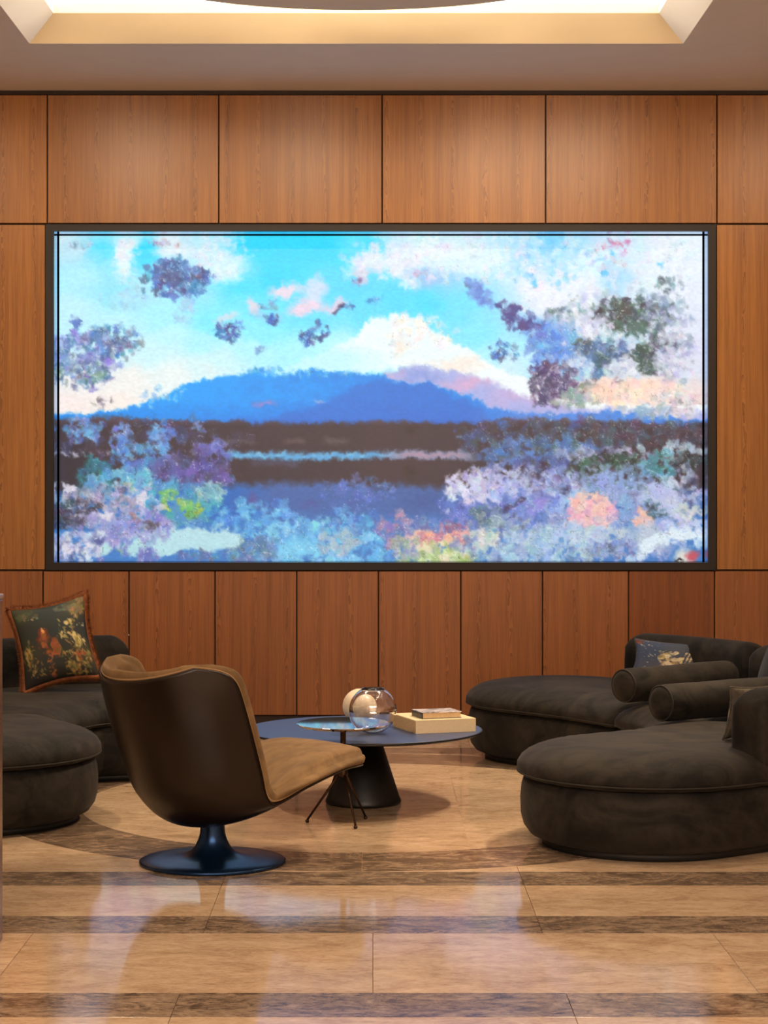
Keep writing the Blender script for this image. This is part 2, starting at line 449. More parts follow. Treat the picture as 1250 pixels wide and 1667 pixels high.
    L(270, 770, 84, 22, 230, [(94, 164, 226), (112, 136, 212), (110, 120, 190), (84, 176, 222)], (6, 12), (.35, .75), .8, (70, 70, 110), 10)
    L(310, 765, 50, 22, 120, [(112, 112, 186), (126, 120, 196), (96, 84, 130)], (6, 11), (.35, .7), .7, (72, 66, 100), 10)
    L(150, 780, 26, 30, 90, [(40, 120, 140), (50, 150, 170), (56, 130, 150)], (5, 9), (.4, .8), .4, (90, 200, 205))
    L(200, 790, 70, 22, 120, [(96, 196, 232), (120, 210, 236), (100, 160, 220), (130, 190, 220)], (5, 10), (.35, .75), .4, (180, 230, 245))
    L(285, 820, 60, 30, 170, [(66, 180, 222), (92, 160, 220), (90, 190, 190), (80, 150, 210)], (6, 11), (.4, .8), .3, (170, 220, 240))
    L(340, 800, 22, 12, 40, [(140, 200, 205), (160, 205, 190), (110, 170, 210)], (4, 8), (.4, .8), .3)
    for x, y, n in [(268, 806, 18), (298, 824, 24), (312, 832, 16), (200, 797, 10), (262, 826, 10), (236, 872, 8), (192, 892, 6)]:
        L(x, y, 11, 10, n, [(150, 214, 110), (196, 222, 90), (120, 200, 140)], (2.5, 6), (.4, .8), .1)
    L(170, 825, 76, 30, 260, [(186, 182, 214), (206, 206, 228), (150, 150, 190), (120, 120, 150), (220, 214, 228)], (4, 9), (.35, .75), .35, (238, 238, 248))
    L(120, 840, 30, 26, 100, [(78, 62, 84), (96, 90, 116), (70, 90, 110)], (4, 9), (.4, .8), .2)
    L(200, 866, 74, 30, 250, [(140, 148, 214), (166, 170, 226), (150, 160, 216), (184, 186, 222)], (5, 10), (.4, .8), .35, (206, 212, 242))
    L(120, 893, 40, 20, 120, [(196, 200, 232), (150, 156, 206), (226, 236, 244), (112, 116, 170)], (5, 9), (.4, .8), .4, (236, 244, 250))
    c.sparkle(120, 825, 36, 22, 120, (235, 230, 240), (.8, 1.8), .8)
    c.sparkle(205, 830, 60, 24, 120, (235, 240, 250), (.8, 1.8), .7)
    for x, y, r in [(104, 797, 10), (164, 841, 9), (131, 893, 7), (99, 899, 9), (225, 812, 9)]:
        c.dab(x, y, r, (226, 222, 236), .95, 0, 1.2, 1.2)
    L(235, 858, 12, 8, 16, [(90, 78, 100), (110, 96, 110)], (3, 6), (.5, .8))
    L(214, 842, 12, 6, 10, [(176, 130, 120), (160, 140, 150)], (3, 6), (.3, .6))
    pale = (190, 230, 238)
    c.mix(1.2 * c.ell(330, 880, 66, 21, .25, .8), pale)
    c.mix(1.2 * c.ell(270, 893, 44, 15, .3, .8), pale)
    c.mix(1.2 * c.ell(212, 896, 20, 13, .3, .8), (186, 228, 236))
    c.mix(c.ell(160, 898, 14, 10, .4, .8), (186, 228, 232))
    for _ in range(130):
        x = rs.uniform(180, 392)
        c.dab(x, 880 - 22 * math.sqrt(max(0, 1 - ((x - 310) / 110) ** 2)) + 8 + rs.randn() * 4, rs.uniform(1, 1.8), (196, 232, 240), .85, 0, 4.5, 1.5 + .4 * rs.randn())
    L(340, 906, 60, 6, 60, [(112, 130, 190), (120, 140, 150), (96, 110, 170), (84, 160, 220)], (3, 7), (.4, .8), .2)
    L(235, 908, 14, 7, 16, [(120, 132, 206)], (4, 7), (.5, .8))
    # right bank
    L(900, 720, 130, 36, 420, [(84, 70, 90), (84, 96, 140), (76, 120, 196), (96, 90, 116), (84, 100, 110)], (4, 9), (.3, .65), .3, (130, 140, 180))
    L(890, 735, 90, 22, 200, [(84, 140, 214), (96, 156, 226), (80, 120, 180), (90, 120, 120)], (4, 9), (.35, .7), .35, (150, 180, 225))
    L(1060, 708, 90, 22, 200, [(90, 74, 92), (100, 92, 112), (84, 110, 130), (112, 86, 96)], (4, 9), (.3, .7), .3, (150, 160, 190))
    L(1000, 746, 76, 14, 150, [(160, 170, 214), (190, 196, 228), (206, 206, 226), (130, 140, 180)], (4, 8), (.4, .75), .45, (226, 230, 246))
    L(1120, 735, 28, 14, 60, [(170, 190, 205), (150, 180, 190), (190, 200, 220)], (4, 8), (.4, .75), .4)
    L(870, 770, 70, 24, 170, [(84, 100, 160), (100, 116, 180), (76, 64, 96), (110, 140, 200)], (4, 9), (.35, .7), .4, (170, 180, 225))
    L(1010, 778, 72, 34, 420, [(46, 60, 60), (56, 92, 84), (70, 110, 96), (76, 52, 66), (90, 140, 120)], (4, 9), (.4, .85), .4, (120, 170, 150))
    L(1085, 757, 34, 16, 80, [(84, 160, 180), (76, 150, 150), (110, 190, 220)], (4, 8), (.4, .8), .4, (170, 220, 230))
    L(1125, 752, 22, 12, 60, [(56, 64, 70), (90, 100, 110)], (3, 7), (.4, .8), .3)
    L(1020, 790, 34, 14, 20, [(110, 180, 140), (96, 160, 126)], (3, 7), (.5, .8), .3)
    L(980, 840, 150, 60, 420, [(150, 178, 226), (140, 166, 222), (168, 194, 234), (156, 170, 224)], (8, 16), (.35, .75), .12, (190, 210, 244), 8)
    L(880, 810, 60, 22, 60, [(170, 206, 240), (160, 196, 236)], (8, 14), (.4, .7), .1)
    L(815, 825, 80, 40, 300, [(112, 140, 220), (130, 150, 224), (150, 160, 228), (96, 124, 206)], (5, 10), (.35, .75), .35, (190, 200, 242))
    L(775, 795, 40, 22, 150, [(206, 206, 240), (220, 208, 238), (180, 186, 232), (236, 238, 250)], (4, 8), (.5, .85), .5, (245, 246, 252))
    L(830, 790, 36, 18, 90, [(180, 190, 236), (210, 200, 236), (150, 166, 226)], (4, 8), (.4, .8), .5, (236, 240, 252))
    L(815, 768, 50, 10, 50, [(190, 190, 226), (150, 150, 200)], (2.5, 5), (.4, .8), .6)
    L(905, 790, 50, 16, 90, [(84, 76, 120), (150, 160, 214), (190, 200, 236)], (3, 7), (.4, .8), .6, (220, 228, 248))
    for k in range(26):
        c.dab(822 + 1.5 * k + rs.randn(), 832 - .9 * k + rs.randn() * 2, 5, (84, 76, 122), .5)
    L(795, 845, 24, 18, 70, [(90, 134, 150), (110, 160, 170), (100, 120, 190)], (4, 8), (.4, .8), .3)
    L(815, 856, 50, 18, 70, [(96, 110, 150), (150, 176, 190), (170, 190, 200)], (3, 7), (.35, .7), .4)
    L(690, 870, 60, 22, 130, [(104, 132, 204), (120, 120, 184), (130, 150, 210), (120, 160, 190)], (5, 10), (.35, .75), .35, (190, 200, 235))
    L(640, 865, 24, 26, 60, [(150, 140, 200), (206, 150, 176), (120, 140, 210)], (4, 8), (.4, .8), .5, (230, 200, 215))
    L(735, 862, 18, 12, 34, [(160, 104, 150), (190, 130, 160)], (3, 6), (.4, .8))
    L(760, 880, 20, 14, 50, [(244, 176, 176), (250, 190, 170), (206, 140, 160)], (4, 8), (.5, .85), .5, (250, 214, 200))
    L(705, 885, 44, 14, 110, [(246, 186, 166), (250, 206, 186), (214, 150, 160)], (4, 9), (.5, .85), .4, (253, 226, 206))
    L(715, 905, 60, 14, 150, [(200, 214, 150), (226, 226, 180), (160, 196, 130), (236, 226, 196)], (5, 9), (.5, .85), .4, (240, 240, 214))
    L(662, 895, 20, 16, 40, [(150, 186, 150), (170, 190, 170), (150, 160, 200)], (4, 8), (.4, .8), .3)
    L(820, 890, 60, 24, 190, [(150, 190, 226), (130, 150, 210), (170, 206, 226), (110, 130, 180), (200, 226, 236)], (5, 10), (.4, .8), .5, (220, 240, 246))
    L(792, 880, 22, 14, 34, [(214, 206, 196), (230, 236, 226), (190, 214, 206)], (4, 8), (.5, .85), .5)
    L(900, 890, 60, 26, 140, [(176, 206, 232), (160, 190, 226), (186, 214, 226)], (5, 10), (.4, .75), .5, (216, 234, 240))
    L(970, 832, 34, 22, 150, [(240, 180, 190), (250, 196, 190), (226, 176, 206), (236, 206, 216)], (5, 10), (.45, .8), .6, (253, 214, 206))
    L(985, 872, 30, 10, 40, [(206, 216, 226), (190, 210, 226)], (4, 8), (.4, .7), .4)
    L(945, 875, 40, 16, 70, [(180, 206, 236), (196, 216, 236)], (4, 8), (.4, .7), .6, (220, 236, 246))
    L(1056, 846, 14, 12, 34, [(246, 206, 196), (240, 190, 180)], (4, 7), (.5, .85), .3)
    c.mix(.9 * c.ell(1062, 880, 34, 34, .5), (196, 210, 224))
    c.mix(c.ell(1098, 812, 36, 32, .35), (190, 200, 236))
    L(1098, 812, 40, 34, 30, [(186, 198, 236), (196, 206, 238)], (6, 10), (.4, .7))
    L(1125, 800, 16, 40, 80, [(80, 86, 110), (170, 176, 210), (206, 210, 232)], (3, 6), (.4, .8), .5, (232, 236, 248))
    for k in range(60):
        t = k / 59
        c.dab(1058 + 70 * t + rs.randn() * 3, 820 + 38 * math.sin(1.3 * t) + rs.randn() * 4, rs.uniform(3, 6), [(60, 110, 130), (72, 90, 110), (90, 140, 160)][rs.randint(3)], .7, .3 * (rs.rand() < .4), 1.3, .4)
    L(1128, 838, 20, 10, 30, [(210, 220, 214), (190, 206, 210)], (4, 7), (.4, .8))
    L(1115, 862, 34, 16, 60, [(176, 186, 232), (206, 216, 244)], (5, 9), (.4, .8), .4)
    for k in range(50):
        t = k / 49
        c.dab(1035 + 110 * t, 912 - 40 * math.sin(2.2 * t) + rs.randn() * 4, rs.uniform(5, 9), (222, 238, 248), .6, .2, 1.4, -.5)
    c.mix(c.ell(1122, 912, 24, 22, .6, .3), (226, 226, 220))
    c.mix(c.ell(1136, 908, 18, 11, .6, .3), (214, 96, 116))
    c.mix(c.ell(1112, 914, 8, 3, .5, .2), (40, 24, 34))
    L(1005, 896, 40, 10, 40, [(96, 100, 156), (120, 126, 176), (140, 160, 200)], (3, 7), (.35, .75), .3)
    L(960, 905, 40, 9, 40, [(110, 140, 200), (140, 160, 190), (170, 200, 230)], (3, 7), (.35, .75), .3)
    # tree crown in the upper right
    TR = [(54, 72, 76), (60, 92, 92), (72, 84, 86), (84, 116, 112), (60, 60, 70)]
    L(1010, 530, 100, 64, 300, [(186, 200, 224), (206, 214, 236), (226, 232, 246), (150, 176, 196)], (4, 9), (.3, .7), .55, (246, 248, 254))
    L(1035, 510, 62, 26, 230, TR, (4, 9), (.4, .85), .45, (214, 226, 236))
    L(1030, 530, 50, 14, 90, [(70, 104, 98), (84, 116, 106), (64, 80, 78)], (5, 9), (.5, .85), .2, (190, 210, 206))
    for k in range(40):
        t = k / 39
        c.dab(940 + 70 * t + rs.randn() * 3, 556 - 30 * t + rs.randn() * 3, 5, (74, 88, 84), .6)
    L(955, 558, 16, 10, 50, [(62, 70, 74), (90, 104, 100)], (4, 7), (.5, .85))
    L(930, 508, 34, 12, 60, [(110, 140, 160), (80, 110, 120), (190, 205, 225)], (3, 6), (.4, .8), .5)
    L(955, 530, 36, 18, 90, [(214, 214, 238), (230, 232, 248), (190, 196, 222)], (4, 8), (.4, .8), .6)
    L(1075, 560, 30, 20, 90, [(90, 96, 110), (70, 80, 86), (130, 126, 156)], (4, 8), (.4, .8), .4)
    L(1092, 505, 34, 34, 110, [(150, 170, 200), (190, 200, 226), (110, 120, 140)], (3, 7), (.35, .7), .6)
    L(1095, 458, 20, 10, 30, [(90, 110, 126), (140, 180, 190)], (3, 6), (.4, .8), .3)
    L(1020, 550, 46, 12, 80, [(190, 220, 236), (170, 210, 226), (220, 236, 246)], (3, 7), (.45, .8), .6)
    L(905, 570, 40, 40, 190, [(92, 146, 222), (110, 170, 232), (84, 130, 206), (150, 186, 232)], (5, 10), (.35, .75), .2, (170, 205, 242))
    L(985, 580, 40, 24, 130, [(74, 100, 130), (90, 130, 180), (66, 90, 110)], (5, 9), (.4, .8), .3)
    L(1052, 582, 18, 20, 90, [(56, 70, 74), (66, 84, 86)], (4, 8), (.5, .9), .15)
    L(945, 596, 24, 20, 80, [(180, 206, 236), (210, 222, 242), (120, 160, 214)], (4, 8), (.45, .85), .7)
    L(1018, 600, 26, 16, 70, [(206, 214, 230), (190, 200, 222), (226, 230, 242)], (4, 8), (.45, .85), .7)
    L(1078, 597, 20, 8, 34, [(70, 84, 90), (100, 120, 120)], (3, 6), (.5, .85), .6)
    L(1110, 580, 30, 40, 110, [(206, 206, 228), (186, 190, 216), (150, 160, 190), (226, 226, 240)], (4, 8), (.35, .75), .5)
    L(905, 622, 34, 30, 200, [(84, 70, 110), (70, 66, 100), (110, 84, 126), (92, 90, 130)], (4, 8), (.45, .85), .1)
    c.mix(.5 * c.ell(905, 625, 26, 24, .8), (82, 66, 106))
    c.sparkle(905, 618, 36, 30, 150, (240, 236, 246), (.8, 1.8), .8)
    L(985, 632, 46, 14, 100, [(110, 120, 120), (140, 150, 140), (176, 130, 126), (110, 96, 110)], (3, 7), (.35, .75), .4)
    L(940, 650, 30, 12, 60, [(130, 156, 140), (170, 180, 170), (190, 170, 200)], (4, 8), (.35, .75), .2)
    L(1040, 638, 70, 16, 110, [(250, 222, 200), (252, 214, 200), (244, 232, 214)], (6, 12), (.35, .7), .15, (253, 240, 226), 7)
    L(1110, 655, 36, 22, 110, [(226, 206, 206), (206, 196, 200), (170, 170, 176), (240, 226, 222)], (3, 7), (.4, .8), .6)
    L(1060, 668, 40, 9, 40, [(150, 180, 206), (130, 160, 200), (140, 160, 170)], (3, 7), (.35, .7), .2)
    c.sparkle(1090, 640, 50, 34, 110, (250, 244, 244), (.8, 1.8), .7)
    c.sparkle(1030, 560, 80, 60, 260, (244, 248, 254), (.8, 1.9), .75)
    c.sparkle(1100, 545, 40, 70, 80, (110, 120, 140), (.8, 1.8), .6)
    c.sparkle(1020, 780, 110, 40, 150, (226, 234, 246), (.8, 1.8), .7)
    c.sparkle(860, 800, 110, 40, 170, (236, 240, 252), (.8, 1.8), .7)
    c.sparkle(850, 890, 160, 26, 170, (226, 240, 246), (.8, 1.8), .6)
    # melt the dabs into each other a little
    for _ in range(2):
        bl = c.img.copy()
        bl[1:-1, 1:-1] = (c.img[1:-1, 1:-1] * 2 + c.img[:-2, 1:-1] + c.img[2:, 1:-1] + c.img[1:-1, :-2] + c.img[1:-1, 2:]) / 6
        c.img = bl
    # lace: thin pale and dark veins through the blossoms
    for cell, wd, tgt, al in ((13, .016, 250, .5), (8, .018, 245, .3), (14, .016, 50, .3)):
        rg = np.clip(1 - np.abs(fbm(rs, c.X, c.Y, cell, 2) - .5) / wd, 0, 1) * np.clip(c.cm * 1.2, 0, 1)
        c.img += (al * rg)[..., None] * (tgt - c.img)
    # break the outlines up: shift every point by fine noise, then fine brush texture
    wx = c.X + 8 * (fbm(rs, c.X, c.Y, 11, 3) - .5) + 3 * (fbm(rs, c.X, c.Y, 4, 1) - .5)
    wy = c.Y + 8 * (fbm(rs, c.X, c.Y, 11, 3) - .5) + 3 * (fbm(rs, c.X, c.Y, 4, 1) - .5)
    c.img = c.img[np.clip(np.round((wy - c.y0) / c.step), 0, c.h - 1).astype(int), np.clip(np.round((wx - c.x0) / c.step), 0, c.w - 1).astype(int)]
    h = (fbm(rs, c.X * 1.0, c.Y * 1.6, 5, 2) - .5)
    c.img *= (1 + .08 * h)[..., None]
    lo = np.clip((c.Y - 680) / 12, 0, 1)[..., None]
    c.img = np.clip(c.img, 0, 255)
    c.img = 255 * (c.img / 255) ** (1.0 + .28 * lo)
    c.img += (.06 - .2 * lo) * (c.img - c.img.mean(-1, keepdims=True))
    return c


def paint_pillow(kind):
    """woven garden picture on a cushion; 0..100 across, 0..100 down"""
    c = Canvas(0, 100, 0, 100, 0.8, 21 + kind)
    c.n1, c.n2 = c.n1 * .3, c.n2 * .3
    rs = c.rs
    L = c.cluster
    if kind == 0:
        c.field([(10, 10, (52, 56, 34)), (50, 15, (30, 42, 46)), (90, 10, (84, 76, 46)), (30, 40, (30, 36, 32)), (60, 40, (28, 40, 44)), (92, 45, (30, 34, 36)), (15, 60, (44, 44, 22)),
                 (50, 70, (28, 34, 32)), (85, 75, (58, 52, 22)), (20, 90, (20, 18, 14)), (50, 92, (26, 26, 14)), (85, 92, (26, 22, 12))], 3, 20, 6)
        L(20, 14, 12, 6, 24, [(96, 92, 60), (60, 66, 44)], (1.5, 4), (.3, .6), 0)
        L(88, 17, 10, 12, 50, [(150, 128, 76), (100, 92, 56), (120, 110, 70)], (1.2, 3.5), (.4, .75), 0)
        L(70, 10, 12, 6, 30, [(90, 96, 80), (60, 76, 76)], (1.2, 3), (.3, .6), 0)
        L(26, 18, 8, 3, 14, [(170, 160, 130), (90, 90, 70)], (.8, 1.8), (.4, .8), 0)
        L(90, 37, 6, 2, 10, [(170, 170, 140)], (.7, 1.4), (.4, .8), 0)
        L(38, 50, 7, 14, 40, [(70, 36, 14), (110, 56, 22), (90, 44, 18)], (2, 4.5), (.5, .85), 0, None, 8)
        L(38, 47, 3, 10, 30, [(150, 84, 38), (120, 66, 30), (96, 52, 22)], (1.3, 3), (.5, .9), 0, None, 10)
        L(38, 37, 3, 4, 12, [(216, 166, 96), (196, 120, 60)], (1, 2.2), (.6, .9), 0)
        L(51, 60, 3.5, 10, 34, [(146, 84, 38), (116, 64, 28)], (1.6, 3.6), (.5, .85), 0)
        L(42, 78, 4, 18, 50, [(150, 84, 34), (110, 60, 24), (176, 104, 50)], (1.3, 3), (.5, .85), 0)
        for x0, y0, x1, y1 in [(62, 92, 70, 64), (70, 64, 76, 30), (70, 66, 84, 52), (73, 46, 80, 38), (73, 46, 66, 40), (71, 58, 64, 52)]:
            for k in range(26):
                t = k / 25
                c.dab(x0 + (x1 - x0) * t + rs.randn() * .4, y0 + (y1 - y0) * t + rs.randn() * .4, .8, (150, 110, 60), .7)
        for cx, cy, rx, ry, n in [(76, 32, 6, 5, 26), (82, 54, 7, 8, 36), (66, 44, 6, 8, 26), (84, 62, 6, 4, 18), (68, 68, 6, 4, 18)]:
            for _ in range(n):
                x, y = cx + rx * rs.randn() * .6, cy + ry * rs.randn() * .6
                c.dab(x, y, rs.uniform(.8, 1.6), [(176, 158, 92), (120, 112, 56), (206, 186, 128)][rs.randint(3)], .8, 0, 2.6, 1 + rs.randn() * .4)
        for cx, cy, rx, ry, n in [(14, 58, 9, 8, 40), (18, 74, 10, 8, 40), (26, 84, 8, 6, 30), (62, 80, 6, 12, 50), (70, 90, 8, 6, 30), (84, 78, 10, 12, 50)]:
            for _ in range(n):
                x, y = cx + rx * rs.randn() * .6, cy + ry * rs.randn() * .6
                c.dab(x, y, rs.uniform(.9, 2), [(120, 112, 52), (84, 84, 36), (170, 140, 84), (150, 96, 44)][rs.randint(4)], .7, 0, 2.2, 1.2 + rs.randn() * .6)
        L(82, 70, 5, 6, 18, [(120, 56, 24), (150, 70, 30)], (1, 2.5), (.4, .8), 0)
    else:
        c.field([(10, 20, (52, 66, 96)), (30, 30, (48, 62, 92)), (20, 80, (62, 70, 96)), (60, 30, (60, 66, 84)), (90, 30, (40, 44, 56)), (60, 80, (96, 92, 80)), (95, 80, (60, 58, 56))], 3, 20, 6)
        for _ in range(70):
            c.dab(rs.uniform(0, 40), rs.uniform(0, 100), rs.uniform(.6, 1.4), (176, 178, 160), .75, 0, 1.8, 1)
        L(56, 55, 13, 22, 70, [(206, 190, 150), (190, 160, 120), (150, 130, 90), (216, 206, 176)], (2, 5), (.5, .9), .3, (90, 70, 50))
        L(46, 40, 8, 12, 30, [(120, 116, 80), (190, 176, 130)], (1.5, 4), (.4, .8), .2, (70, 60, 50))
        for x0 in range(64, 98, 5):
            for k in range(18):
                t = k / 17
                c.dab(x0 + 9 * t, 78 - 46 * t, 1.6, (206, 186, 140), .75, 0, 1.6, -1.2)
        L(8, 6, 8, 6, 20, [(96, 50, 46), (110, 60, 50)], (1.5, 3), (.5, .9), 0)
    return c
# ---------------------------------------------------------------- materials


class NT:
    """small wrapper to write node graphs"""

    def __init__(self, name):
        self.m = bpy.data.materials.new(name)
        self.m.use_nodes = True
        self.t = self.m.node_tree
        self.b = self.t.nodes['Principled BSDF']

    def n(self, kind, **kw):
        nd = self.t.nodes.new(kind)
        for k, v in kw.items():
            if k.startswith('i_'):
                nd.inputs[k[2:].replace('_', ' ')].default_value = v
            else:
                setattr(nd, k, v)
        return nd

    def l(self, a, b):
        self.t.links.new(a, b)
        return self

    def math(self, op, a, b=None, c=None, clamp=False):
        nd = self.n('ShaderNodeMath', operation=op, use_clamp=clamp)
        for i, v in enumerate((a, b, c)):
            if v is None:
                continue
            if isinstance(v, (int, float)):
                nd.inputs[i].default_value = v
            else:
                self.l(v, nd.inputs[i])
        return nd.outputs[0]

    def ramp(self, fac, stops):
        r = self.n('ShaderNodeValToRGB')
        e = r.color_ramp.elements
        while len(e) < len(stops):
            e.new(0.5)
        for q, (p, c) in zip(e, stops):
            q.position = p
            q.color = (*c, 1) if len(c) == 3 else c
        self.l(fac, r.inputs[0])
        return r.outputs[0]

    def mix(self, fac, a, b, mode='MIX'):
        nd = self.n('ShaderNodeMix', data_type='RGBA', blend_type=mode)
        for s, v in ((0, fac), (6, a), (7, b)):
            if isinstance(v, (int, float)):
                nd.inputs[s].default_value = v
            elif isinstance(v, tuple):
                nd.inputs[s].default_value = (*v, 1)
            else:
                self.l(v, nd.inputs[s])
        return nd.outputs[2]

    def noise(self, vec, scale, detail=4, rough=0.55, dist=0.0):
        nd = self.n('ShaderNodeTexNoise')
        nd.inputs['Scale'].default_value = scale
        nd.inputs['Detail'].default_value = detail
        nd.inputs['Roughness'].default_value = rough
        nd.inputs['Distortion'].default_value = dist
        self.l(vec, nd.inputs['Vector'])
        return nd.outputs['Fac']

    def mapping(self, vec, scale=(1, 1, 1), loc=None):
        nd = self.n('ShaderNodeMapping')
        nd.inputs['Scale'].default_value = scale
        if loc is not None:
            if isinstance(loc, tuple):
                nd.inputs['Location'].default_value = loc
            else:
                self.l(loc, nd.inputs['Location'])
        self.l(vec, nd.inputs['Vector'])
        return nd.outputs[0]

    def geo(self):
        """position in the room"""
        return self.n('ShaderNodeNewGeometry').outputs['Position']

    def objc(self):
        return self.n('ShaderNodeTexCoord').outputs['Object']

    def rnd(self):
        return self.n('ShaderNodeObjectInfo').outputs['Random']

    def bump(self, h, strength, dist=0.002):
        nd = self.n('ShaderNodeBump')
        nd.inputs['Strength'].default_value = strength
        nd.inputs['Distance'].default_value = dist
        self.l(h, nd.inputs['Height'])
        self.l(nd.outputs[0], self.b.inputs['Normal'])

    def set(self, col=None, rough=None, metal=None, spec=None, **kw):
        b = self.b
        for key, v in (('Base Color', col), ('Roughness', rough), ('Metallic', metal), ('Specular IOR Level', spec)):
            if v is None:
                continue
            if isinstance(v, tuple):
                b.inputs[key].default_value = (*v, 1)
            elif isinstance(v, (int, float)):
                b.inputs[key].default_value = v
            else:
                self.l(v, b.inputs[key])
        for k, v in kw.items():
            key = k.replace('_', ' ')
            b.inputs[key].default_value = (*v, 1) if isinstance(v, tuple) else v
        return self.m


def L3(*c):
    return tuple(float(v) for v in lin(c))


def wood_mat(name, c_lo, c_hi, c_line, phase):
    g = NT(name)
    p = g.geo()
    r = g.rnd()
    sep = g.n('ShaderNodeSeparateXYZ')
    g.l(p, sep.inputs[0])
    x, z = sep.outputs[0], sep.outputs[2]
    off = g.math('MULTIPLY', r, 7.0)
    zo = g.math('ADD', z, off)
    cmb = g.n('ShaderNodeCombineXYZ')
    g.l(x, cmb.inputs[0])
    g.l(off, cmb.inputs[1])
    g.l(z, cmb.inputs[2])
    v = cmb.outputs[0]
    # leaf-matched veneer: a cathedral of arched rings repeats about every 17 cm
    wob = g.math('MULTIPLY', g.math('SUBTRACT', g.noise(g.mapping(v, (3.0, 1, 1.1)), 1.0, 3), 0.5), 0.09)
    xs = g.math('ADD', g.math('ADD', x, phase), wob)
    u = g.math('SUBTRACT', g.math('PINGPONG', xs, 0.19), 0.095)
    q = g.math('ABSOLUTE', u)
    par = g.math('MULTIPLY', g.math('MULTIPLY', q, q), 3600.0)
    nz = g.math('MULTIPLY', g.noise(g.mapping(v, (15, 1, 4.2)), 1.0, 3, 0.55), 6.5)
    ph = g.math('ADD', g.math('ADD', par, g.math('MULTIPLY', zo, 3.5)), nz)
    s = g.math('FRACT', ph)
    arch = g.math('POWER', s, 2.0)
    fade = g.math('SUBTRACT', 1.0, g.math('MULTIPLY', q, 36.0), clamp=True)
    arch = g.math('MULTIPLY', arch, fade)
    fine = g.noise(g.mapping(v, (230, 1, 5.0)), 1.0, 4, 0.6)
    mid = g.noise(g.mapping(v, (38, 1, 0.9)), 1.0, 3, 0.6)
    big = g.noise(g.mapping(v, (1.6, 1, 0.5)), 1.0, 2)
    f = g.math('ADD', g.math('MULTIPLY', mid, 0.55), g.math('MULTIPLY', fine, 0.45))
    base = g.ramp(f, [(0.36, c_lo), (0.62, c_hi)])
    base = g.mix(arch, base, c_line)
    pale_core = g.math('MULTIPLY', g.math('SUBTRACT', fade, 0.35, clamp=True), 0.35)  # paler wood along the middle of each cathedral
    base = g.mix(pale_core, base, tuple(1.25 * k for k in c_hi))
    tone = g.ramp(g.math('ADD', g.math('MULTIPLY', big, 0.6), g.math('MULTIPLY', r, 0.4)), [(0.2, (0.86, 0.84, 0.82)), (0.8, (1.06, 1.06, 1.04))])
    base = g.mix(1.0, base, tone, 'MULTIPLY')
    g.bump(fine, 0.08, 0.0005)
    return g.set(base, 0.36, 0, 0.45)


def stone_mat(name, stops, scale, warpy, rough, tone=0.12, con=1.25):
    """polished stone with bedding running across the room"""
    g = NT(name)
    r = g.rnd()
    cmb = g.n('ShaderNodeCombineXYZ')
    g.l(g.math('MULTIPLY', r, 19.0), cmb.inputs[0])
    g.l(g.math('MULTIPLY', r, 11.0), cmb.inputs[1])
    add = g.n('ShaderNodeVectorMath', operation='ADD')
    g.l(g.geo(), add.inputs[0])
    g.l(cmb.outputs[0], add.inputs[1])
    v = add.outputs[0]
    a = g.noise(g.mapping(v, (3.2 * scale, 6.5 * scale, 1)), 1.0, 8, 0.72, warpy)
    b = g.noise(g.mapping(v, (22 * scale, 46 * scale, 1)), 1.0, 5, 0.75, 0.6)
    big = g.noise(g.mapping(v, (0.8, 1.6, 1)), 1.0, 2)
    f = g.math('ADD', g.math('MULTIPLY', a, 0.6), g.math('MULTIPLY', b, 0.4))
    f = g.math('ADD', g.math('MULTIPLY', g.math('SUBTRACT', f, 0.5), con), 0.5)
    col = g.ramp(f, stops)
    t = g.ramp(g.math('ADD', g.math('MULTIPLY', big, 0.5), g.math('MULTIPLY', r, 0.5)), [(0.2, (1 - tone,) * 3), (0.8, (1 + tone * .6,) * 3)])
    col = g.mix(1.0, col, t, 'MULTIPLY')
    wav = g.noise(g.mapping(g.geo(), (3, 3, 3)), 1.0, 1)
    g.bump(wav, 0.02, 0.004)
    return g.set(col, rough, 0, 0.5)


def plain(name, col, rough=0.6, metal=0.0, **kw):
    return NT(name).set(L3(*col), rough, metal, **kw)


def grained(name, c1, c2, scale, rough, bump=0.0, bd=0.002, **kw):
    g = NT(name)
    v = g.objc()
    f = g.noise(v, scale, 5, 0.6)
    col = g.ramp(f, [(0.3, L3(*c1)), (0.7, L3(*c2))])
    if bump:
        g.bump(g.noise(v, scale * 6, 3), bump, bd)
    return g.set(col, rough, 0, **kw)


def velvet_mat(name, c1, c2, sheen, tint):
    """brushed nap: soft patches where the pile lies the other way"""
    g = NT(name)
    v = g.geo()
    a = g.noise(g.mapping(v, (3.6, 5.0, 5.0)), 1.0, 4, 0.6, 1.6)
    b = g.noise(v, 55.0, 3, 0.6)
    f = g.math('ADD', g.math('MULTIPLY', a, 0.85), g.math('MULTIPLY', b, 0.15))
    col = g.ramp(f, [(0.40, L3(*c1)), (0.62, L3(*c2))])
    g.bump(b, 0.08, 0.002)
    m = g.set(col, 0.8, 0, 0.25)
    g.b.inputs['Sheen Weight'].default_value = sheen
    g.b.inputs['Sheen Roughness'].default_value = 0.45
    g.b.inputs['Sheen Tint'].default_value = (*L3(*tint), 1)
    return m


def painted_mat(name, emit=0.0, rough=0.8):
    g = NT(name)
    at = g.n('ShaderNodeAttribute', attribute_name='paint')
    if emit:
        g.set((0.005, 0.005, 0.006), 0.35)
        g.l(at.outputs['Color'], g.b.inputs['Emission Color'])
        g.b.inputs['Emission Strength'].default_value = emit
    else:
        g.l(at.outputs['Color'], g.b.inputs['Base Color'])
        g.b.inputs['Roughness'].default_value = rough
        g.bump(g.noise(g.objc(), 260.0, 2), 0.25, 0.001)
    return g.m


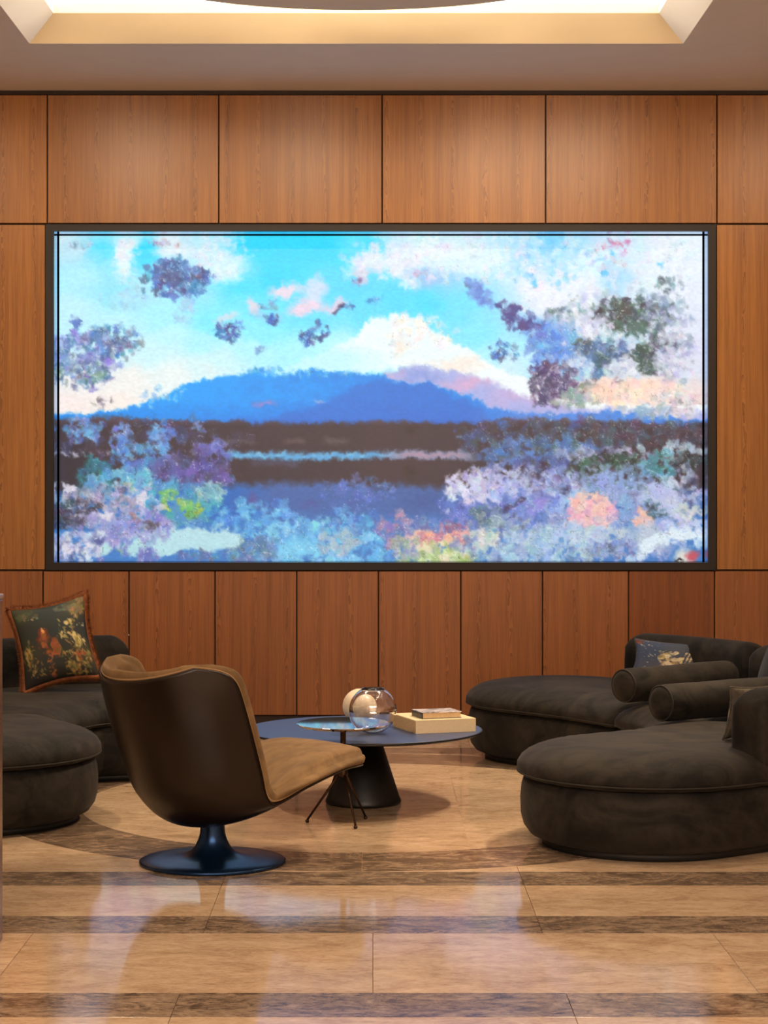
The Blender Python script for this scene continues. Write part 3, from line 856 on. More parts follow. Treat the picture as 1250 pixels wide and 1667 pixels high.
M = {}
WL, WH_, WD = L3(132, 82, 33), L3(164, 107, 47), L3(84, 44, 14)
M['wood'] = wood_mat('oak_veneer', WL, WH_, WD, 0.0)
M['wood_b'] = wood_mat('oak_veneer_lower_dimmed', L3(128, 75, 36), L3(156, 95, 46), L3(82, 42, 16), 0.04)  # same oak; weaker light on the lower row is put into a darker colour
M['wood_dark'] = wood_mat('oak_veneer_browner', L3(112, 57, 14), L3(138, 76, 22), L3(80, 38, 10), 0.02)
M['gap'] = plain('dark_joint', (44, 25, 14), 0.7)
M['plaster'] = grained('ceiling_plaster', (232, 226, 220), (236, 230, 225), 6, 0.85)
M['plaster_wall'] = grained('side_wall_plaster', (214, 196, 176), (220, 202, 184), 4, 0.8)
M['coffer'] = grained('far_slope_plaster', (212, 190, 154), (216, 194, 158), 5, 0.8)  # yellower than the ceiling plaster, used on the far slope alone
M['stone_light'] = stone_mat('beige_stone', [(0.36, L3(162, 132, 104)), (0.5, L3(190, 162, 131)), (0.64, L3(208, 182, 152))], 1.6, 0.8, 0.085, 0.06)
M['stone_dark'] = stone_mat('brown_stone', [(0.34, L3(60, 48, 40)), (0.44, L3(108, 89, 74)), (0.56, L3(148, 126, 104)), (0.70, L3(176, 152, 128))], 1.8, 1.6, 0.10, 0.12, 1.3)
M['stone_mid'] = stone_mat('taupe_stone', [(0.34, L3(66, 52, 42)), (0.45, L3(108, 88, 72)), (0.55, L3(142, 118, 96)), (0.70, L3(172, 146, 120))], 1.7, 1.6, 0.10, 0.12, 1.45)
M['grout'] = plain('grout', (150, 116, 86), 0.7)
M['velvet'] = velvet_mat('olive_velvet', (9, 7, 4), (40, 35, 28), 0.17, (140, 130, 124))
M['velvet_seam'] = plain('seam_cord', (30, 24, 16), 0.8)
M['velvet_grey'] = velvet_mat('charcoal_velvet', (26, 24, 23), (42, 40, 39), 0.12, (150, 155, 170))
M['plinth'] = plain('black_plinth', (12, 9, 7), 0.6)
M['shell'] = plain('dark_bronze_shell', (26, 14, 6), 0.34, 0.3)
M['swivel'] = plain('satin_metal_screen_tint', (28, 52, 86), 0.28, 0.8)  # black metal; the screen's blue reflection is put into its base colour
M['suede'] = velvet_mat('camel_suede', (98, 75, 47), (124, 96, 62), 0.12, (230, 190, 150))
M['piping'] = plain('camel_piping', (140, 108, 72), 0.8)
M['frame'] = plain('screen_frame_metal', (32, 24, 20), 0.6, 0.1)
M['reveal'] = plain('polished_reveal', (120, 166, 214), 0.07, 1.0)
M['rim'] = plain('black_screen_rim', (3, 3, 5), 0.9, 0.0, Specular_IOR_Level=0.0)
M['table_top'] = plain('table_top_screen_tint', (60, 78, 118), 0.36, 0.35)  # dark top with the blue reflection of the screen mixed into its colour
M['table_edge'] = plain('black_table_edge', (16, 15, 16), 0.4)
M['cone'] = plain('black_cone', (18, 15, 14), 0.42, 0.1)
M['mirror'] = plain('polished_mirror_steel', (214, 206, 196), 0.03, 1.0)
M['bronze'] = plain('dark_bronze', (58, 40, 28), 0.35, 0.8)
M['ball'] = grained('cream_ceramic', (214, 196, 168), (222, 206, 180), 12, 0.5)
M['book_cloth'] = grained('cream_book_cloth', (206, 184, 146), (214, 194, 156), 90, 0.8, 0.2, 0.0005)
M['book_spine'] = grained('tan_spine', (160, 124, 84), (200, 170, 126), 160, 0.8, 0.3, 0.0005)
M['pages'] = grained('book_pages', (196, 164, 120), (212, 184, 142), 120, 0.8)
M['black_cover'] = plain('black_book_cover', (22, 20, 22), 0.35)
M['ribbon'] = plain('blue_ribbon', (110, 150, 176), 0.5)
M['fur'] = grained('rust_fringe', (98, 50, 16), (138, 76, 30), 60, 0.8, 0.4, 0.002)
M['partition'] = plain('mauve_brown_lacquer', (120, 96, 84), 0.25)
M['partition_cap'] = plain('pale_mauve_cap', (160, 146, 146), 0.3)
M['lock'] = plain('steel_lock', (190, 186, 180), 0.25, 1.0)
M['back_pattern'] = grained('grey_brown_weave', (60, 54, 46), (92, 82, 68), 40, 0.85)

g = NT('clear_glass')
g.set((1, 1, 1), 0.0, 0, None)
g.b.inputs['Transmission Weight'].default_value = 1.0
g.b.inputs['IOR'].default_value = 1.8
M['glass'] = g.m
g = NT('cove_light')
g.set((0.9, 0.9, 0.9), 0.6)
g.b.inputs['Emission Color'].default_value = (*L3(255, 240, 212), 1)
g.b.inputs['Emission Strength'].default_value = COVE_POWER
M['cove'] = g.m
# picture on the cover of the small black book: pale streaks on black
g = NT('book_cover_print')
v = g.objc()
f = g.noise(g.mapping(v, (18, 60, 1)), 1.0, 5, 0.7, 1.0)
g.set(g.ramp(f, [(0.36, L3(26, 24, 28)), (0.46, L3(130, 120, 122)), (0.58, L3(224, 214, 210))]), 0.35)
M['cover_print'] = g.m
M['screen'] = painted_mat('screen_picture', 1.0)
M['tapestry'] = painted_mat('tapestry_print', 0.0, 0.75)

# ---------------------------------------------------------------- room shell
RX0, RX1, RY0, RZ = -4.3, 4.3, -2.5, 3.731
PAN = WALL            # front face of the wood panels
BACK = WALL + 0.022   # backing behind them
# back wall: backing with the opening for the screen
OX0, OX1, OZ0, OZ1 = wx(80), wx(1161), wz(923), wz(370)
bm = bmesh.new()
for a in ((RX0, OX0, 0, RZ + .3), (OX1, RX1, 0, RZ + .3), (OX0, OX1, 0, OZ0), (OX0, OX1, OZ1, RZ + .3)):
    bm_box(bm, a[0], a[1], BACK, BACK + 0.30, a[2], a[3])
wall_back = tag(from_bm('wall_back', bm, M['gap']), 'oak panelled end wall behind the seating', 'wall', kind='structure')


def panel(x0, x1, y0, y1, mat, gap=1.1):
    a, b, c, d = wx(x0 + gap), wx(x1 - gap), wz(y1 - 1.0), wz(y0 + 1.0)
    return box('wood_panel', a, b, PAN, BACK + 0.002, c, d, mat, wall_back, 0.0015, 1)


tops = [-500, -221, 77, 356, 622, 888, 1167, 1446, 1725]
for a, b in zip(tops, tops[1:]):
    panel(a, b, 154, 364, M['wood'])
for a, b in ((-221, 74), (-500, -221), (1166, 1446), (1446, 1725)):
    panel(a, b, 365, 928, M['wood'])
lows = [-490, -350, -210, -70, 70, 210, 350, 483, 616, 750, 883, 1023, 1163, 1303, 1443, 1583, 1723]
for a, b in zip(lows, lows[1:]):
    panel(a, b, 929, 1165, M['wood_dark'] if a == 1023 else M['wood_b'])
lk = lathe('panel_lock', [(0, 0), (0.006, 0), (0.006, 0.008), (0.004, 0.010), (0, 0.010)], M['lock'], wall_back, 12)
lk.location = (wx(209.5), PAN + 0.006, wz(1034))
lk.rotation_euler = (math.pi / 2, 0, 0)
tag(box('baseboard_back', RX0, RX1, WALL + 0.012, BACK + 0.01, 0, wz(1166), M['gap']), 'dark recessed baseboard under the oak panels', 'baseboard', kind='structure')
tag(box('trim_1', RX0, RX1, WALL + 0.006, BACK + 0.01, wz(153.5), RZ, M['gap']), 'dark shadow gap between oak panels and ceiling', 'trim', kind='structure')
tag(box('wall_left', RX0 - .2, RX0, RY0, BACK + .3, 0, RZ + .3, M['plaster_wall']), 'plain tan side wall', 'wall', kind='structure')
tag(box('wall_right', RX1, RX1 + .2, RY0, BACK + .3, 0, RZ + .3, M['plaster_wall']), 'plain tan side wall on the sofa side', 'wall', kind='structure')
tag(box('wall_front', RX0 - .2, RX1 + .2, RY0 - .2, RY0, 0, RZ + .3, M['plaster_wall']), 'plain tan wall behind the viewer', 'wall', kind='structure')

# ceiling with a square light coffer, its rim sloping inwards and up
CX0, CX1, CY0, CY1 = -1.813, 1.638, 6.93, 10.38
SL, SH = 0.15, 0.125
bm = bmesh.new()


def quad(bm, *ps):
    return bm.faces.new([bm.verts.new(p) for p in ps])


for x0, x1, y0, y1 in ((RX0, RX1, RY0, CY0), (RX0, RX1, CY1, BACK), (RX0, CX0, CY0, CY1), (CX1, RX1, CY0, CY1)):
    bm_box(bm, x0, x1, y0, y1, RZ, RZ + 0.06)
ceiling = tag(from_bm('ceiling', bm, M['plaster']), 'smooth off-white ceiling with a square light coffer', 'ceiling', kind='structure')
cr = [(CX0, CY0), (CX1, CY0), (CX1, CY1), (CX0, CY1)]
ci = [(CX0 + SL, CY0 + SL), (CX1 - SL, CY0 + SL), (CX1 - SL, CY1 - SL), (CX0 + SL, CY1 - SL)]
for k in range(4):
    k2 = (k + 1) % 4
    a, b, c, d = cr[k], cr[k2], ci[k2], ci[k]
    bm = bmesh.new()
    lo = [(a[0], a[1], RZ), (b[0], b[1], RZ), (c[0], c[1], RZ + SH), (d[0], d[1], RZ + SH)]
    vl = [bm.verts.new(p) for p in lo]
    vh = [bm.verts.new((p[0], p[1], p[2] + 0.05)) for p in lo]
    bm.faces.new(vl)
    bm.faces.new(vh)
    for q in range(4):
        bm.faces.new((vl[q], vl[(q + 1) % 4], vh[(q + 1) % 4], vh[q]))
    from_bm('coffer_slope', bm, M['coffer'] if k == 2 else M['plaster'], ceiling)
CCX, CCY = (CX0 + CX1) / 2, (CY0 + CY1) / 2
lp = box('ceiling_light_panel', CX0 + .02, CX1 - .02, CY0 + .02, CY1 - .02, RZ + 0.19, RZ + 0.21, M['cove'])
tag(lp, 'glowing warm white light panel recessed in the ceiling coffer', 'ceiling light')
disc = lathe('ceiling_disc', [(0, 0), (1.535, 0), (1.55, 0.008), (1.55, 0.03), (0, 0.03)], M['plaster'], None, 96, False)
disc.location = (CCX, 8.41, 3.80)
tag(disc, 'round flat ceiling disc hung in front of the glowing coffer', 'ceiling disc')

# ---------------------------------------------------------------- floor: base, stone bands, round inlay; each slab a piece of its own
floor = tag(box('floor', RX0, RX1, RY0, WALL + 0.02, -0.12, -0.0125, M['grout']), 'polished floor of beige and brown stone bands with a round inlay', 'floor', kind='structure')
MCX, MCY, MR0, MR1 = -0.04, 8.64, 1.23, 1.60
bands = [(5.08, 5.33, 1), (5.33, 6.05, 0), (6.05, 6.30, 1), (6.30, 6.79, 2), (6.79, 7.04, 1), (7.04, 7.84, 2), (7.84, 8.64, 0), (8.64, 9.44, 2), (9.44, 10.24, 0),
         (10.24, 10.49, 1), (10.49, 11.03, 2), (11.03, 11.28, 1), (11.28, WALL + .02, 0)]
y = 5.08
k = 0
while y > RY0 + .01:
    bands.append((max(y - .72, RY0), y, 2 if k % 2 == 0 else 0))
    y -= .72
    if y > RY0 + .3:
        bands.append((y - .25, y, 1))
        y -= .25
    k += 1
TL = 1.046
GR = 0.0007
slab_cache = {}


def slab(x0, x1, y0, y1, mat):
    key = (round(x1 - x0, 3), round(y1 - y0, 3), mat.name)
    if key not in slab_cache:
        bm = bmesh.new()
        hx, hy = (x1 - x0) / 2 - GR, (y1 - y0) / 2 - GR
        bm_box(bm, -hx, hx, -hy, hy, -0.012, 0, 0.0006, 1)
        me = bpy.data.meshes.new('floor_slab')
        bm.to_mesh(me)
        bm.free()
        me.materials.append(mat)
        slab_cache[key] = me
    o = link('floor_slab', slab_cache[key], None, floor)
    o.location = ((x0 + x1) / 2, (y0 + y1) / 2, -0.0006)
    return o


for y0, y1, kind in bands:
    off = 0.0 if kind == 0 else TL / 2
    i = math.floor((RX0 - off) / TL)
    while off + i * TL < RX1:
        a, b = max(off + i * TL, RX0), min(off + (i + 1) * TL, RX1)
        far = max(math.hypot(cx - MCX, cy - MCY) for cx in (a, b) for cy in (y0, y1))
        if b - a > 0.02 and far > MR0:
            slab(a, b, y0, y1, M['stone_dark'] if kind == 1 else M['stone_light'])
        i += 1


def poly_slab(name, pts, mat):
    cx, cy = sum(p[0] for p in pts) / len(pts), sum(p[1] for p in pts) / len(pts)
    bm = bmesh.new()
    top = [bm.verts.new((p[0] - cx, p[1] - cy, 0)) for p in pts]
    bot = [bm.verts.new((p[0] - cx, p[1] - cy, -0.0004)) for p in pts]
    bm.faces.new(top)
    for q in range(len(pts)):
        bm.faces.new((top[q], bot[q], bot[(q + 1) % len(pts)], top[(q + 1) % len(pts)]))
    o = from_bm(name, bm, mat, floor)
    o.location = (cx, cy, 0)
    return o


NS = 10
for s in range(NS):
    a0, a1 = 6.283185 * s / NS + math.pi / 2 + .0004, 6.283185 * (s + 1) / NS + math.pi / 2 - .0004
    ang = [a0 + (a1 - a0) * q / 12 for q in range(13)]
    pts = [(MCX + (MR1 - .0005) * math.cos(t), MCY + (MR1 - .0005) * math.sin(t)) for t in ang] + [(MCX + (MR0 + .0005) * math.cos(t), MCY + (MR0 + .0005) * math.sin(t)) for t in reversed(ang)]
    poly_slab('ring_slab', pts, M['stone_mid'])


def clip(poly, nx, ny, d):
    out = []
    for q in range(len(poly)):
        a, b = poly[q], poly[(q + 1) % len(poly)]
        fa, fb = a[0] * nx + a[1] * ny - d, b[0] * nx + b[1] * ny - d
        if fa <= 0:
            out.append(a)
        if fa * fb < 0:
            t = fa / (fa - fb)
            out.append((a[0] + t * (b[0] - a[0]), a[1] + t * (b[1] - a[1])))
    return out


circ = [(MCX + (MR0 - .0005) * math.cos(6.283185 * q / 96), MCY + (MR0 - .0005) * math.sin(6.283185 * q / 96)) for q in range(96)]
xs = [-1.4, -0.67, 0.0 + .37, 1.0, 1.4]
ys = [7.3, 7.9, 8.64, 9.38, 10.0]
for a, b in zip(xs, xs[1:]):
    for c, d in zip(ys, ys[1:]):
        p = clip(clip(clip(clip(circ, 1, 0, b - .0005), -1, 0, -(a + .0005)), 0, 1, d - .0005), 0, -1, -(c + .0005))
        if len(p) > 2:
            poly_slab('inlay_slab', p, M['stone_light'])

# low lacquered partition, only its end shows at the edge of the picture
pt = thing('low_partition', (-1.7, 5.93, 0), 'mauve-brown lacquered low partition cut off by the left picture edge', 'partition')
box('partition_body', -0.6, 0.578, -0.03, 0.03, 0.0, 1.035, M['partition'], pt, 0.006)
box('partition_cap', -0.6, 0.581, -0.033, 0.033, 1.035, 1.050, M['partition_cap'], pt, 0.004)

# ---------------------------------------------------------------- the screen
FX0, FX1, FZ0, FZ1 = wx(74.5), wx(1165), wz(928), wz(365.5)     # frame, outside
IX0, IX1, IZ0, IZ1 = wx(87), wx(1153), wz(915.5), wz(376)       # frame, inside
scr = thing('video_wall_screen', ((FX0 + FX1) / 2, WALL, FZ0), 'huge glowing screen showing a painterly lake and mountain picture', 'screen')
CXS, CZS = (FX0 + FX1) / 2, FZ0


def ring_part(name, ox0, ox1, oz0, oz1, ix0, ix1, iz0, iz1, y0, y1, mat):
    bm = bmesh.new()
    o = [(ox0, oz0), (ox1, oz0), (ox1, oz1), (ox0, oz1)]
    i = [(ix0, iz0), (ix1, iz0), (ix1, iz1), (ix0, iz1)]
    V = {}
    for nm, P in (('o', o), ('i', i)):
        for yy in (0, 1):
            V[nm, yy] = [bm.verts.new((p[0] - CXS, (y0, y1)[yy] - WALL, p[1] - CZS)) for p in P]
    for k in range(4):
        k2 = (k + 1) % 4
        for A, B in ((('o', 0), ('i', 0)), (('o', 1), ('i', 1)), (('o', 0), ('o', 1)), (('i', 0), ('i', 1))):
            bm.faces.new((V[A][k], V[A][k2], V[B][k2], V[B][k]))
    return from_bm(name, bm, mat, scr)


SD = 0.22
fr = ring_part('screen_frame', FX0, FX1, FZ0, FZ1, IX0, IX1, IZ0, IZ1, WALL - 0.008, WALL + 0.03, M['frame'])
tag(fr, 'dark bronze frame around the picture')
ring_part('reveal', IX0 - .008, IX1 + .008, IZ0 - .008, IZ1 + .008, IX0, IX1, IZ0, IZ1, WALL + 0.03, WALL + SD - 0.085, M['reveal'])
ring_part('screen_rim', IX0 - .008, IX1 + .008, IZ0 - .008, IZ1 + .008, IX0, IX1, IZ0, IZ1, WALL + SD - 0.085, WALL + SD, M['rim'])


def painted_grid(name, c, co, mat, parent, smooth=True):
    """mesh whose points carry the painted colours; co is (h, w, 3)"""
    h, w = co.shape[:2]
    me = bpy.data.meshes.new(name)
    me.vertices.add(h * w)
    me.vertices.foreach_set('co', co.reshape(-1))
    idx = np.arange(h * w).reshape(h, w)
    q = np.stack([idx[:-1, :-1], idx[1:, :-1], idx[1:, 1:], idx[:-1, 1:]], -1).reshape(-1, 4)
    me.loops.add(q.size)
    me.loops.foreach_set('vertex_index', q.reshape(-1).astype(np.int32))
    me.polygons.add(len(q))
    me.polygons.foreach_set('loop_start', np.arange(0, q.size, 4, dtype=np.int32))
    me.update(calc_edges=True)
    ca = me.color_attributes.new('paint', 'FLOAT_COLOR', 'POINT')
    rgba = np.ones((h * w, 4), dtype=np.float32)
    rgba[:, :3] = lin(np.clip(c.img, 0, 255)).reshape(-1, 3)
    ca.data.foreach_set('color', rgba.reshape(-1))
    return link(name, me, mat, parent, smooth)


pic = paint_screen()
dep = WALL + SD - 0.004
sx, sz = (pic.X - VX) * dep / F_PX, EYE - (pic.Y - VY) * dep / F_PX
# the panel fills the opening from edge to edge
sx = IX0 + (sx - sx.min()) / (sx.max() - sx.min()) * (IX1 - IX0)
sz = IZ0 + (sz - sz.min()) / (sz.max() - sz.min()) * (IZ1 - IZ0)
co = np.stack([sx - CXS, np.full_like(sx, dep - WALL), sz - CZS], -1)
disp = painted_grid('display', pic, co, M['screen'], scr, False)
tag(disp, 'glowing picture of mountain, lake and blossoms')
ring_part('back_plate', IX0 + .01, IX1 - .01, IZ0 + .01, IZ1 - .01, 0, 0.01, 1.5, 1.51, WALL + SD, WALL + SD + 0.02, M['rim'])

# ---------------------------------------------------------------- sofas


def path_frame(P, n=400):
    t = np.linspace(0, len(P) - 1, n)
    c = crom(P, t)
    d = np.gradient(c, axis=0)
    s = np.concatenate([[0], np.cumsum(np.hypot(*np.diff(c, axis=0).T))])
    d /= np.hypot(d[:, 0], d[:, 1])[:, None]
    nrm = np.stack([-d[:, 1], d[:, 0]], -1)      # to the left of travel
    return c, d, nrm, s


def outline(fr, s0, s1, hw, cap0, cap1, step=0.035):
    """plan outline of a strip along the path between arc lengths s0, s1, as a function of the inset; round caps or square ends"""
    c, d, nr, s = fr
    n = max(5, int((s1 - s0) / step))
    mc = max(10, int(math.pi * hw / step))
    ms = max(5, int(2 * hw / step))

    def make(ins):
        w = max(hw - ins, 0.003)
        e = min(ins, (s1 - s0) * 0.48)
        q = np.linspace(s0 + (0 if cap0 else e), s1 - (0 if cap1 else e), n)
        C = np.stack([np.interp(q, s, c[:, k]) for k in (0, 1)], -1)
        D = np.stack([np.interp(q, s, d[:, k]) for k in (0, 1)], -1)
        D /= np.hypot(D[:, 0], D[:, 1])[:, None]
        N = np.stack([-D[:, 1], D[:, 0]], -1)
        Lf, Rt = C + N * w, C - N * w

        def cap(ci, di, ni, sg):
            return [ci + sg * (-ni * w * math.cos(math.pi * k / mc) + di * w * math.sin(math.pi * k / mc)) for k in range(1, mc)]

        def square(a, b):
            return [a + (b - a) * k / ms for k in range(1, ms)]
        pts = list(Rt)
        pts += cap(C[-1], D[-1], N[-1], 1) if cap1 else square(Rt[-1], Lf[-1])
        pts += list(Lf[::-1])
        pts += cap(C[0], D[0], N[0], -1) if cap0 else square(Lf[0], Rt[0])
        P = np.array(pts)
        for _ in range(3):
            P = 0.25 * np.roll(P, 1, 0) + 0.5 * P + 0.25 * np.roll(P, -1, 0)
        return P
    return make


def loft(name, make, prof, mat, parent, base, wrinkle=0.0, seed=0):
    """stack of insets of an outline: prof = [(inset, z)...] from bottom to top"""
    bm = bmesh.new()
    rings = []
    for ins, z in prof:
        R = make(ins)
        wv = [wrinkle * math.sin(k * 1.9 + 3 * math.sin(k * 0.37 + seed)) if 0 < ins < .12 else 0 for k in range(len(R))]
        rings.append([bm.verts.new((p[0] - base[0], p[1] - base[1], z - base[2] + wv[i])) for i, p in enumerate(R)])
    m = len(rings[0])
    for a, b in zip(rings, rings[1:]):
        for k in range(m):
            bm.faces.new((a[k], a[(k + 1) % m], b[(k + 1) % m], b[k]))
    bm.faces.new(rings[-1])
    bm.faces.new(rings[0])
    return from_bm(name, bm, mat, parent, True)


BASE_PROF = [(0.12, 0.024), (0.075, 0.028), (0.036, 0.044), (0.013, 0.075), (0.002, 0.115), (0.0, 0.18), (0.004, 0.225), (0.012, 0.25), (0.03, 0.262), (0.10, 0.266)]
CUSH_PROF = [(0.06, 0.264), (0.012, 0.266), (-0.006, 0.276), (-0.014, 0.292), (-0.012, 0.312), (0.002, 0.335), (0.026, 0.354), (0.06, 0.370), (0.105, 0.382), (0.16, 0.390), (0.22, 0.394)]


def back_prof(h, th):
    return [(0.03, 0.262), (0.004, 0.275), (0.0, 0.32), (0.002, h - 0.13)] + [(th * (1 - math.cos(a)), h - 0.10 + 0.10 * math.sin(a)) for a in (0.3, 0.6, 0.9, 1.15, 1.35, 1.5)]


def seam_curve(make, ins, z, base):
    return [(p[0] - base[0], p[1] - base[1], z - base[2]) for p in make(ins)]


def sofa(label, base, P, hw, cuts, backs, side, h=0.62, group=None):
    """curved sofa along P; cuts = arc positions of cushion joints (0..1); backs = list of (s0, s1) fractions; side = +1 back on the left of travel"""
    fr = path_frame(P)
    Ltot = fr[3][-1]
    t = thing('curved_sofa', base, label, 'sofa', group)
    O = outline(fr, 0, Ltot, hw, True, True)
    loft('plinth', O, [(0.085, 0.0), (0.085, 0.034)], M['plinth'], t, base)
    fs = [0.0] + [c * Ltot for c in cuts] + [Ltot]
    for k in range(len(fs) - 1):
        c0, c1 = k == 0, k == len(fs) - 2
        a, b = fs[k] + (0 if c0 else .004), fs[k + 1] - (0 if c1 else .004)
        Q = outline(fr, a, b, hw, c0, c1)
        b_ = loft('base_unit', Q, BASE_PROF, M['velvet'], t, base)
        cu = loft('seat_cushion', Q, CUSH_PROF, M['velvet'], t, base, 0.0012, k)
        tube('seam_cord', seam_curve(Q, -0.012, 0.282, base), 0.0035, M['velvet_seam'], cu, 6, True)
    for s0, s1, hh in backs:
        th = 0.095
        c, d, nr, s = fr
        off = (hw - th - 0.005) * side
        c2 = c + nr * off
        d2 = np.gradient(c2, axis=0)
        ss = np.concatenate([[0], np.cumsum(np.hypot(*np.diff(c2, axis=0).T))])
        d2 /= np.hypot(d2[:, 0], d2[:, 1])[:, None]
        f2 = (c2, d2, np.stack([-d2[:, 1], d2[:, 0]], -1), ss)
        q0, q1 = s0 * ss[-1], s1 * ss[-1]
        Q = outline(f2, q0, q1, th, False, False, 0.02)
        bk = loft('backrest', Q, back_prof(hh, th), M['velvet'], t, base)
    return t


# right: travel from the far round end to the near one, seat side on the right of travel -> back on the left
PR = [(0.98, 10.12), (1.32, 9.72), (1.60, 9.20), (1.72, 8.70), (1.62, 8.22), (1.38, 7.86), (1.06, 7.62)]
sofa('long dark olive velvet curved sofa on the right with two round ends', (1.5, 8.8, 0), PR, 0.49, [0.34, 0.65], [(0.035, 0.285, 0.63), (0.29, 0.62, 0.63), (0.625, 0.965, 0.62)], 1)
# left: from the near round end to the far one
PL = [(-1.64, 8.14), (-1.86, 8.55), (-1.85, 9.05), (-1.58, 9.54), (-1.12, 9.72)]
sofa('dark olive velvet curved sofa on the left behind the swivel chair', (-1.7, 9.0, 0), PL, 0.50, [0.30], [(0.30, 0.60, 0.63), (0.605, 1.0, 0.63)], 1)


def bolster(a, b, r, label, seed):
    a, b = Vector(a), Vector(b)
    d = b - a
    ln = d.length
    t = thing('bolster', ((a + b) / 2 - Vector((0, 0, r))), label, 'bolster', 'velvet bolsters on the right sofa')
    prof = [(0, 0), (r * .55, 0.002), (r * .84, 0.010), (r * .96, 0.024), (r, 0.045)] + [(r * (1 + .012 * math.sin(9 * q + seed)), 0.045 + (ln - .09) * q) for q in (.15, .3, .45, .6, .75, .9)] + \
           [(r, ln - .045), (r * .96, ln - .024), (r * .84, ln - .010), (r * .55, ln - .002), (0, ln)]
    rot = d.normalized().to_track_quat('Z', 'Y')
    body = lathe('bolster_body', prof, M['velvet'], t, 32)
    body.rotation_mode = 'QUATERNION'
    body.rotation_quaternion = rot
    body.location = a - t.location
    for zz in (0.016, ln - 0.016):
        ring = tube('piping', [(r * .93 * math.cos(6.2832 * k / 32), r * .93 * math.sin(6.2832 * k / 32), zz) for k in range(32)], 0.004, M['velvet_seam'], t, 6, True)
        ring.rotation_mode = 'QUATERNION'
        ring.rotation_quaternion = rot
        ring.location = a - t.location
    return t


RB = 0.079
bolster((1.14, 9.02, 0.392 + RB), (1.72, 9.50, 0.392 + RB), RB, 'dark velvet bolster lying in front of the blue floral cushion', 1)
bolster((1.20, 8.27, 0.392 + RB), (1.78, 8.66, 0.392 + RB), RB, 'dark velvet bolster just behind the near round seat, the nearer of two', 2)


def pillow_grid(w, h, th, n, pinch=0.10, sag=0.0):
    """front and back (n, n, 3) grids of a stuffed square cushion in its own x-z plane, y to the back"""
    u, v = np.meshgrid(np.linspace(-1, 1, n), np.linspace(1, -1, n))
    x = u * w / 2 * (1 - pinch * (1 - v ** 2) * np.abs(u) ** 2)
    z = v * h / 2 * (1 - pinch * (1 - u ** 2) * np.abs(v) ** 2)
    b = np.clip((1 - u ** 2), 0, 1) ** .45 * np.clip((1 - v ** 2), 0, 1) ** .45
    b = b * (1 + 0.05 * np.sin(3 * u + 2 * v)) - sag * np.exp(-((v - .75) ** 2 + u ** 2) * 5)
    return np.stack([x, -b * th / 2, z], -1), np.stack([x, b * th / 2, z], -1)


def cushion(label, mid, w, h, th, tilt, turn, roll, front, back_mat, cat='cushion', group=None, fringe=None, name='cushion'):
    """mid = centre of the bottom edge; tilt leans it back, turn about z, roll in its plane"""
    t = thing(name, mid, label, cat, group)
    rot = Matrix.Rotation(turn, 4, 'Z') @ Matrix.Rotation(-tilt, 4, 'X') @ Matrix.Rotation(roll, 4, 'Y') @ Matrix.Translation((0, 0, h / 2))
    n = 41 if front is None else front.h
    pin = 0.15 if fringe else 0.13
    F, B = pillow_grid(w, h, th, n, pin)
    if front is None:
        class _C:
            img = np.zeros((n, n, 3))
        f = painted_grid('cushion_front', _C, F, back_mat, t)
    else:
        f = painted_grid('cushion_front', front, F, M['tapestry'], t)

    class _D:
        img = np.zeros((41, 41, 3))
    F2, B2 = pillow_grid(w, h, th, 41, pin)
    b = painted_grid('cushion_back', _D, B2[:, ::-1], back_mat, t)
    f.matrix_local = rot
    b.matrix_local = rot
    edge = [F2[0, k] for k in range(41)] + [F2[k, 40] for k in range(1, 41)] + [F2[40, k] for k in range(39, -1, -1)] + [F2[k, 0] for k in range(39, 0, -1)]
    if fringe:
        rad = 0.015
        e = tube('fringe_band', edge, rad, M['fur'], t, 8, True)
        e.matrix_local = rot
        rs = random.Random(5)
        bm = bmesh.new()
        m = len(edge)
        for k in range(9000):
            i = rs.randrange(m)
            p = Vector(edge[i]).lerp(Vector(edge[(i + 1) % m]), rs.random())
            tan = (Vector(edge[(i + 1) % m]) - Vector(edge[i - 1])).normalized()
            o = Vector((tan.z, 0, -tan.x))
            if o.dot(p) < 0:
                o = -o
            a = rs.uniform(-1.5, 1.5)
            d = (o * math.cos(a) + Vector((0, math.sin(a), 0)) + tan * rs.uniform(-.35, .35)).normalized()
            ln = rs.uniform(.018, .032)
            s = d.cross(tan).normalized() * 0.0011
            v = [bm.verts.new(p + s + tan * .001), bm.verts.new(p - s - tan * .001), bm.verts.new(p + d * ln)]
            bm.faces.new(v)
        fu = from_bm('fringe', bm, M['fur'], t, False, False)
        fu.matrix_local = rot
        tag(fu, 'short rust brown brush fringe', kind='stuff')
    else:
        e = tube('edge_piping', edge, 0.0035, M['back_pattern'], t, 6, True)
        e.matrix_local = rot
    return t


cushion('large square garden tapestry cushion with rust fringe on the left sofa', (-1.50, 9.52, 0.424), 0.385, 0.43, 0.15, math.radians(16), math.radians(4), math.radians(-12), paint_pillow(0), M['velvet_grey'], fringe=True)
cushion('small blue floral cushion against the right sofa back behind a bolster', (1.48, 9.90, 0.400), 0.42, 0.22, 0.10, math.radians(20), math.radians(-28), math.radians(2), paint_pillow(1), M['velvet_grey'])
cushion('patterned cushion seen edge on beside the near backrest at the right edge', (1.495, 7.745, 0.398), 0.34, 0.21, 0.075, math.radians(10), math.radians(-143), 0, paint_pillow(1), M['back_pattern'])
cushion('plain charcoal velvet back cushion at the right picture edge above the bolsters', (1.79, 8.92, 0.400), 0.50, 0.36, 0.16, math.radians(20), math.radians(-92), 0, None, M['velvet_grey'])
cushion('plain charcoal velvet cushion half hidden by the partition at the left edge', (-1.99, 9.28, 0.400), 0.46, 0.32, 0.15, math.radians(14), math.radians(72), 0, None, M['velvet_grey'])

